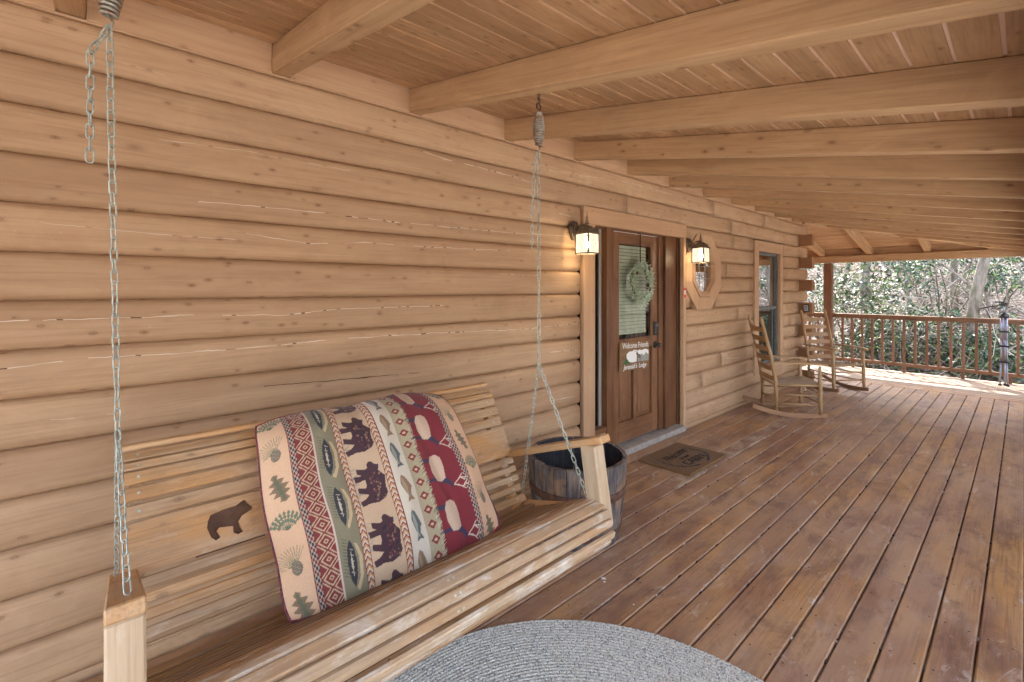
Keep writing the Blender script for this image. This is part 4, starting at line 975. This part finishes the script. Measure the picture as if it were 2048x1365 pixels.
for i in range(3):
    for j in range(3): link('button', box_me(.003, .011, .009, flat('lock_button', (.25, .26, .27), .4), 0), lb, (-.046, -.017 + .017 * i, -.004 - .014 * j))

# ------------------------------------------------------------ rocking chairs
def chair(label, loc, rz, warm=1.0):
    t = thing('rocking_chair', label, 'rocking chair', loc, (0, 0, rz), group='ladder back rocking chairs')
    cw = chairw('z'); cx_ = chairw('x'); cyy = chairw('y')
    # local: +x forward, origin at the middle of the base
    for s in (-1, 1):
        y = s * .255; P = [(-.50 + .82 * i / 14, y) for i in range(15)]
        def rz_(x): return .012 + .40 * (x - .0) ** 2 * (1 if x < 0 else .55)
        v = []; 
        for x, yy in P: z = rz_(x); v += [(x, yy - .011, z - .011), (x, yy + .011, z - .011), (x, yy + .011, z + .042), (x, yy - .011, z + .042)]
        f = [(4 * i + j, 4 * i + (j + 1) % 4, 4 * i + 4 + (j + 1) % 4, 4 * i + 4 + j) for i in range(14) for j in range(4)] + [(0, 1, 2, 3), (59, 58, 57, 56)]
        link('rocker', flip_fix(mesh('rocker', v, f, wood('rocker_oak', (.30, .17, .09), (.16, .08, .04), (.34, .20, .12), 'x', knots=0))), t)
        yb = s * .235; 
        m = MB(); P = [(-.225, yb, .045), (-.235, yb, .42), (-.285, yb, .72), (-.375, yb * .96, 1.10)]
        d = Vector(P[3]) - Vector(P[2]); d.normalize(); e_ = Vector(P[3])
        m.tube(P + [e_ + d * .004, e_ + d * .012, e_ + d * .06, e_ + d * .10, e_ + d * .105], [.019, .021, .021, .020, .013, .019, .022, .014, .002], 10); m.link('back_post', cw, t, True)
        m = MB(); m.tube([(.245, s * .265, .05), (.24, s * .265, .15), (.235, s * .265, .42), (.232, s * .265, .62)], [.017, .022, .023, .015], 10); m.link('front_leg', cw, t, True)
        # armrest
        v = []; 
        for x, w, z in ((-.30, .018, .655), (-.15, .026, .652), (.05, .030, .655), (.22, .042, .648), (.29, .036, .640), (.31, .02, .636)): v += [(x, s * .262 - w, z - .010), (x, s * .262 + w, z - .010), (x, s * .262 + w, z + .012), (x, s * .262 - w, z + .012)]
        f = [(4 * i + j, 4 * i + (j + 1) % 4, 4 * i + 4 + (j + 1) % 4, 4 * i + 4 + j) for i in range(5) for j in range(4)] + [(0, 1, 2, 3), (23, 22, 21, 20)]
        link('armrest', flip_fix(mesh('armrest', v, f, cx_)), t)
        for z in (.16, .27):
            m = MB(); m.tube([(-.228, s * .238, z), (0, s * .25, z), (.238, s * .263, z)], [.009, .0125, .009], 8); m.link('side_rung', cx_, t, True)
        m = MB(); m.tube([(-.235, s * .238, .375), (.236, s * .263, .395)], .014, 8); m.link('seat_rail', cx_, t, True)
    for x, y, z in ((.238, .26, .18), (.238, .26, .30), (-.228, .235, .18)):
        m = MB(); m.tube([(x, -y, z), (x, 0, z), (x, y, z)], [.009, .0125, .009], 8); m.link('cross_rung', cyy, t, True)
    for x, y, z in ((.236, .262, .40), (-.236, .236, .38)):
        m = MB(); m.tube([(x, -y, z), (x, y, z)], .015, 8); m.link('seat_rail', cyy, t, True)
    # curved ladder slats
    for i in range(6):
        z = .46 + i * .117; hx = -.24 - .05 * max(0, (z - .42) / .3) if z < .72 else -.29 - (z - .72) * .237
        v = []; n = 10
        for k in range(n + 1):
            u_ = -1 + 2 * k / n; y = u_ * .228; bow = -.034 * (1 - u_ * u_); hh = .026 + .012 * math.cos(u_ * math.pi / 2) ; xx = hx + bow
            v += [(xx - .004, y, z - .030), (xx + .004, y, z - .030), (xx + .004 - .008, y, z + hh - .005), (xx - .004 - .008, y, z + hh - .005)]
        f = [(4 * q + j, 4 * q + (j + 1) % 4, 4 * q + 4 + (j + 1) % 4, 4 * q + 4 + j) for q in range(n) for j in range(4)] + [(0, 1, 2, 3), (4 * n + 3, 4 * n + 2, 4 * n + 1, 4 * n)]
        link('back_slat', flip_fix(mesh('back_slat', v, f, wood('chair_slat', (.36, .20, .08), (.17, .08, .03), (.30, .16, .06), 'y', knots=0, rough=.4, spec=.5))), t)
    # slatted seat, dipping
    for i in range(8):
        y = -.213 + i * .061; v = []; n = 8
        for k in range(n + 1):
            u_ = k / n; x = -.245 + .50 * u_; z = .392 + .018 * u_ - .028 * math.sin(math.pi * u_ ) + .010 * math.sin(2 * math.pi * u_) * -1
            v += [(x, y - .019, z), (x, y + .019, z), (x, y + .019, z + .009), (x, y - .019, z + .009)]
        f = [(4 * q + j, 4 * q + (j + 1) % 4, 4 * q + 4 + (j + 1) % 4, 4 * q + 4 + j) for q in range(n) for j in range(4)] + [(0, 1, 2, 3), (4 * n + 3, 4 * n + 2, 4 * n + 1, 4 * n)]
        link('seat_slat', flip_fix(mesh('seat_slat', v, f, wood('chair_seat', (.44, .33, .23), (.2, .13, .08), (.38, .26, .17), 'x', knots=0))), t)
    return t
chair('slatted wooden rocking chair nearest the front door, turned side-on', (6.325, -.515, 0), R(-52))
chair('slatted wooden rocking chair at the cabin corner by the far railing', (8.31, -.53, 0), R(-121))

# ------------------------------------------------------------ folded tripod
tp = thing('tripod', 'folded silver camera tripod with black clamps standing by the far railing', 'tripod', (10.60, -2.25, 0))
tsil = flat('tripod_tube', (.30, .33, .42), .3, .5, .7)
for k in range(3):
    w = R(90 + 120 * k + 20); c = (.035 * math.cos(w), .035 * math.sin(w)); b = (.050 * math.cos(w), .050 * math.sin(w))
    m = MB(); m.tube([(*b, .03), (*c, .40)], .010, 8); m.tube([(*c, .38), (c[0], c[1], .74)], .0125, 8); m.tube([(c[0], c[1], .72), (c[0] * .9, c[1] * .9, 1.10)], .015, 8); lg = m.link('leg', tsil, tp, True)
    for z in (.38, .63, .86):
        m = MB(); m.box((-.024, -.024, -.014), (.024, .024, .014)); m.link('clamp', black, lg, False, (c[0], c[1], z))
    m = MB(); m.lathe([(0, 0), (.022, 0), (.02, .03), (.010, .035)], n=10); m.link('foot', black, lg, True, (b[0], b[1], 0))
m = MB(); m.lathe([(0, 1.08), (.05, 1.08), (.055, 1.11), (.05, 1.14), (.02, 1.15), (.02, 1.165)], n=12); m.link('shoulder', black, tp, True)
m = MB(); m.tube([(0, 0, 1.15), (0, 0, 1.27)], .011, 8); m.link('centre_column', tsil, tp, True)
m = MB(); m.box((-.03, -.035, 1.27), (.03, .035, 1.32)); m.box((-.03, .0, 1.32), (.03, .10, 1.34)); m.tube([(0, .03, 1.29), (0, .20, 1.24)], .010, 8); m.tube([(0, .17, 1.249), (0, .27, 1.22)], .014, 8); m.link('head', black, tp)

# a few paint flecks and a leaf on the deck
m = MB()
for (x, y, s) in ((1.95, -.98, .012), (1.93, -1.0, .008), (1.9, -1.2, .005)):
    m.add([(x + s * math.cos(t) * random.uniform(.5, 1.2), y + s * math.sin(t) * random.uniform(.5, 1.2), .0035) for t in np.linspace(0, 5.6, 8)], [tuple(range(8))])
link('paint_flecks', m.mesh('paint_flecks', whitep), deck, kind='stuff')

# ------------------------------------------------------------ ground, hillside, woods
def gz(x, y):
    h = -.95
    if x > 12: h += (x - 12) * .50 + .0 * (x - 12) ** 2
    if y > 8 and x < 12: h += (y - 8) * .2
    if y < -16: h += (-16 - y) * .18
    k = min(1, max(0, (max(x - 11, -y - 3)) / 3))
    h += k * (.35 * mnoise.noise(Vector((x * .25, y * .25, 0))) + .12 * mnoise.noise(Vector((x * 1.1, y * 1.1, 4))))
    return h
N = NT('leaf_litter'); co = N.coords(False); a = N.noise(co, 3.0, 6, .7); vo = N.n('ShaderNodeTexVoronoi'); N.set(vo.inputs['Vector'], co); vo.inputs['Scale'].default_value = 11
sc_ = N.n('ShaderNodeSeparateColor'); N.set(sc_.inputs[0], vo.outputs['Color'])
c = N.ramp(sc_.outputs[0], [(0., (.04, .03, .025)), (.3, (.10, .08, .065)), (.6, (.17, .14, .12)), (.85, (.07, .05, .04))]); c = N.mix(N.ramp(a, [(.4, 0.), (.65, .7)]), c, (.13, .10, .08)); N.bump(vo.outputs['Distance'], .8, .05); litter = N.fin(c, .9, .2)
gx = np.concatenate([np.linspace(-60, 9, 24), np.linspace(10, 40, 61), np.linspace(43, 90, 12)]); gy = np.concatenate([np.linspace(-70, -12, 24), np.linspace(-11, 14, 45), np.linspace(17, 60, 12)])
V = [(x, y, gz(x, y)) for x in gx for y in gy]; ny = len(gy)
F = [(i * ny + j, (i + 1) * ny + j, (i + 1) * ny + j + 1, i * ny + j + 1) for i in range(len(gx) - 1) for j in range(ny - 1)]
link('ground', mesh('ground', V, F, litter, True), None, kind='structure')
# gravel sheet out of view, added pale to bounce sunlight onto the porch
V = []; F = []; xs = np.linspace(-30, 24, 28); ys = np.linspace(-11.5, -3.6, 9)
for x in xs:
    for y in ys: V.append((x, y, max(gz(x, y), -.95) + .03 + .0))
F = [(i * 9 + j, (i + 1) * 9 + j, (i + 1) * 9 + j + 1, i * 9 + j + 1) for i in range(27) for j in range(8) if xs[i] < 11]
link('gravel_bounce_sheet', mesh('gravel_bounce_sheet', V, F, flat('bounce_gravel', (.50, .47, .42), .9, c2=(.36, .33, .30), nscale=60, bump=.6)), None, kind='structure')

leafg = [flat('leaf_dark_green', (.03, .075, .03), .36, .5), flat('leaf_mid_green', (.06, .13, .045), .38, .5), flat('leaf_blue_green', (.03, .065, .05), .30, .6), flat('leaf_yellow_green', (.16, .22, .06), .45, .4)]
bark = barkm()
def rvec(s=1): return Vector((random.gauss(0, s), random.gauss(0, s), random.gauss(0, s)))
def leaf(m, c, d, L, W_, mi):
    sd = d.cross(rvec()).normalized() * W_; nn = d.cross(sd).normalized() * W_ * .35
    p = [c, c + d * L * .35 + sd * .9, c + d * L * .7 + sd * .75, c + d * L, c + d * L * .7 - sd * .75, c + d * L * .35 - sd * .9, c + d * L * .5 - nn]
    m.add(p, [(0, 1, 6), (1, 2, 6), (2, 3, 6), (3, 4, 6), (4, 5, 6), (5, 0, 6)], mi)
def branch(m, p, d, r_, L, depth, tips, kink=.25, droop=.0):
    n = 5; pts = [p]; rad = [r_]
    for i in range(n):
        d = (d + rvec(kink * .4) + Vector((0, 0, -droop))).normalized(); p = p + d * L / n; pts.append(p); rad.append(r_ * (1 - .42 * (i + 1) / n))
    m.tube(pts, rad, 7 if r_ > .04 else (5 if r_ > .012 else 3), cap=False)
    if depth <= 0: tips.append((pts[-1], d)); tips.append((pts[-2], d)); return
    for k in range(random.choice([2, 3, 3])):
        i = random.randint(2, n); q = pts[i]; dd = (d + rvec(.55)).normalized()
        branch(m, q, dd, rad[i] * random.uniform(.45, .75), L * random.uniform(.55, .85), depth - 1, tips, kink, droop)
def tree(label, x, y, r_, H_, lean=(0, 0), fork=0, depth=3, leaves=0, cat='tree', seed=1):
    random.seed(seed); z = gz(x, y) - .1
    t = thing('bare_tree', label, cat, (x, y, z), group='trees on the hillside'); m = MB(); tips = []
    d = Vector((lean[0], lean[1], 1)).normalized(); n = 9; p = Vector((0, 0, 0)); pts = [p]; rad = [r_ * 1.5]
    for i in range(n):
        d = (d + rvec(.05)).normalized(); p = p + d * H_ / n; pts.append(p); rad.append(r_ * (1 - .62 * (i + 1) / n))
    m.tube(pts, rad, 12); m.link('trunk', bark, t, True); m = MB()
    for i in range(2, n + 1):
        for _ in range(2 if i > 3 else 1):
            w = random.random() * 6.28; branch(m, pts[i] - d * .02, Vector((math.cos(w), math.sin(w), random.uniform(.2, .9))).normalized(), rad[i] * random.uniform(.28, .5), H_ * .16 * random.uniform(.7, 1.3), depth - 1, tips)
    if fork: branch(m, pts[2], Vector((.15, fork, 1)).normalized(), rad[2] * .7, H_ * .5, 2, tips, .1)
    m.link('limbs', bark, t, True)
    if leaves:
        m = MB()
        for q, dd in tips:
            for _ in range(leaves): leaf(m, q + rvec(.15), rvec().normalized(), random.uniform(.06, .11), random.uniform(.014, .022), random.randint(0, 3))
        m.link('foliage', leafg, t, kind='stuff')
    return t
# (placed on rays through the gap between post and frame edge)
def ray_xy(px, dist):
    u = px - 1024; rx, ry = cA * 900 + sA_ * u, sA_ * 900 - cA * u; k = dist / math.hypot(rx, ry); return rx * k, ry * k - 2.46
TR = [('grey mossy trunk rising left of centre behind the railing', 1738, 13.6, .12, 8, (-.03, .09), 0, 0), ('stout pale leaning trunk left of the tripod', 1918, 12.9, .105, 9, (.05, -.20), .0, 0),
      ('slim upright dark trunk beside the pale leaning trunk', 1908, 15.2, .075, 8, (0, .01), 0, 6), ('thin forked sapling between the two stout trunks', 1828, 14.5, .045, 5, (0, .2), .5, 0),
      ('pale trunk farther up the slope behind the forked sapling', 1790, 19.0, .12, 9, (0, -.05), 0, 0), ('far trunk up the slope at the right edge beyond the tripod', 2035, 20, .14, 10, (0, .06), 0, 8), ('thin trunk just right of the corner post', 1690, 18, .07, 8, (0, -.08), 0, 4),
      ('slender trunk far up the slope midway along the railing', 1870, 22, .10, 9, (0, .03), 0, 0)]
for i, (lb_, px, dist, r_, H_, lean, fork, lv) in enumerate(TR):
    x, y = ray_xy(px, dist); tree(lb_, x, y, r_, H_, lean, fork, 3, lv, seed=20 + i)
def shrub(label, x, y, R_, H_, nl, seed, tone=0):
    random.seed(seed); z = gz(x, y) - .05; t = thing('evergreen_shrub', label, 'shrub', (x, y, z), group='evergreen shrubs on the slope'); m = MB(); tips = []
    for k in range(7):
        w = k * .9 + random.random(); branch(m, Vector((0, 0, 0)), Vector((math.cos(w) * R_ / H_ * .8, math.sin(w) * R_ / H_ * .8, 1)).normalized(), .022, H_ * .55, 2, tips, .35)
    m.link('stems', bark, t, True); m = MB(); per = max(4, nl // max(1, len(tips)))
    for q, dd in tips:
        for _ in range(per):
            c = q + rvec(.13); d = (rvec() + Vector((0, 0, .2))).normalized(); leaf(m, c, d, random.uniform(.07, .13), random.uniform(.016, .026), random.choices([0, 1, 2, 3], [4, 3, 3, 1 + tone])[0])
    m.link('foliage', leafg, t, kind='stuff')
SH = [('yellow green glossy shrub right beside the corner post', 1690, 13.2, .8, 2.6, 1500, 2), ('low green shrub below the bottom rail at the left baluster bays', 1740, 13.0, .7, 1.3, 1200, 1), ('dark bushy evergreen left of the pale leaning trunk', 1890, 14.6, .8, 2.9, 1700, 0),
      ('low glossy shrub behind the middle balusters', 1815, 13.4, .8, 1.2, 1300, 1), ('broad dark green shrub right of the pale trunk behind the tripod', 1985, 14.0, 1.0, 2.6, 2000, 0), ('low green shrub at the foot of the pale leaning trunk', 1930, 13.2, .8, 1.3, 1400, 0),
      ('tall evergreen shrub high on the slope at the right edge', 2040, 17.5, 1.3, 3.4, 2200, 1), ('small shrub seen between the log ends and the post', 1635, 14.5, .9, 2.4, 1500, 1), ('low shrub under the rail behind the tripod', 2015, 12.9, .8, 1.2, 1400, 1),
      ('blue green shrub up the slope behind the middle of the railing', 1845, 18, 1.1, 2.4, 1600, 0), ('small shrub up the slope above the mossy trunk foot', 1765, 19, .9, 2.0, 1100, 0)]
for i, (lb_, px, dist, R_, H_, nl, tone) in enumerate(SH):
    x, y = ray_xy(px, dist); shrub(lb_, x, y, R_, H_, int(nl * .8), 60 + i, tone)
# brush and fallen twigs on the slope
random.seed(11); m = MB()
for i in range(3400):
    x = 12.0 + abs(random.gauss(0, 4.5)); y = random.uniform(-6.5, 5.5); p = Vector((x, y, gz(x, y) + random.uniform(-.05, 1.5) * random.random())); d = Vector((random.uniform(-1, .3), random.uniform(-1, 1), random.uniform(-.1, .9))).normalized(); L = random.uniform(.3, 1.3)
    pts = [p]; 
    for k in range(4): d = (d + rvec(.22)).normalized(); p = p + d * L / 4; pts.append(p)
    r_ = random.uniform(.003, .011); m.tube(pts, [r_, r_, r_ * .8, r_ * .6, r_ * .3], 3, random.choice([0, 0, 1]), cap=False)
link('brushwood', m.mesh('brushwood', [flat('pale_twig', (.46, .41, .37), .6), flat('brown_twig', (.26, .18, .14), .8)]), None, kind='stuff')
m = MB()
for i in range(11000):
    x = 11.3 + abs(random.gauss(0, 5)); y = random.uniform(-7, 6); c = Vector((x, y, gz(x, y) + random.uniform(.0, .05))); d = Vector((random.gauss(0, 1), random.gauss(0, 1), random.gauss(.15, .35))).normalized()
    sd = d.cross(Vector((random.gauss(0, .4), random.gauss(0, .4), 1))).normalized(); L = random.uniform(.05, .10); m.add([c - d * L / 2, c + sd * L * .35, c + d * L / 2, c - sd * L * .35], [(0, 1, 2), (0, 2, 3)], random.randint(0, 2))
link('fallen_leaves', m.mesh('fallen_leaves', [flat('dry_leaf_tan', (.27, .20, .16), .6), flat('dry_leaf_brown', (.14, .09, .065), .7), flat('dry_leaf_grey', (.24, .215, .20), .6)]), None, kind='stuff')
# woods across the yard: one far mass, seen only in the window reflections
random.seed(5); m = MB(); tips = []
for i in range(46):
    x = random.uniform(-26, 30); y = random.uniform(-32, -14); z = gz(x, y); H_ = random.uniform(7, 13); p = Vector((x, y, z)); d = Vector((random.gauss(0, .05), random.gauss(0, .05), 1)).normalized()
    m.tube([p, p + d * H_ * .5, p + d * H_], [.16, .12, .04], 6)
    for k in range(9):
        w = random.random() * 6.28; branch(m, p + d * H_ * random.uniform(.3, .95), Vector((math.cos(w), math.sin(w), random.uniform(.1, .9))).normalized(), .05, H_ * .16, 1, tips)
for q, dd in tips:
    if random.random() < .35:
        for _ in range(5): leaf(m, q + rvec(.3), rvec().normalized(), .22, .06, random.choice([1, 1, 2]))
link('distant_woods', m.mesh('distant_woods', [bark, leafg[0], leafg[1]]), None, kind='stuff')
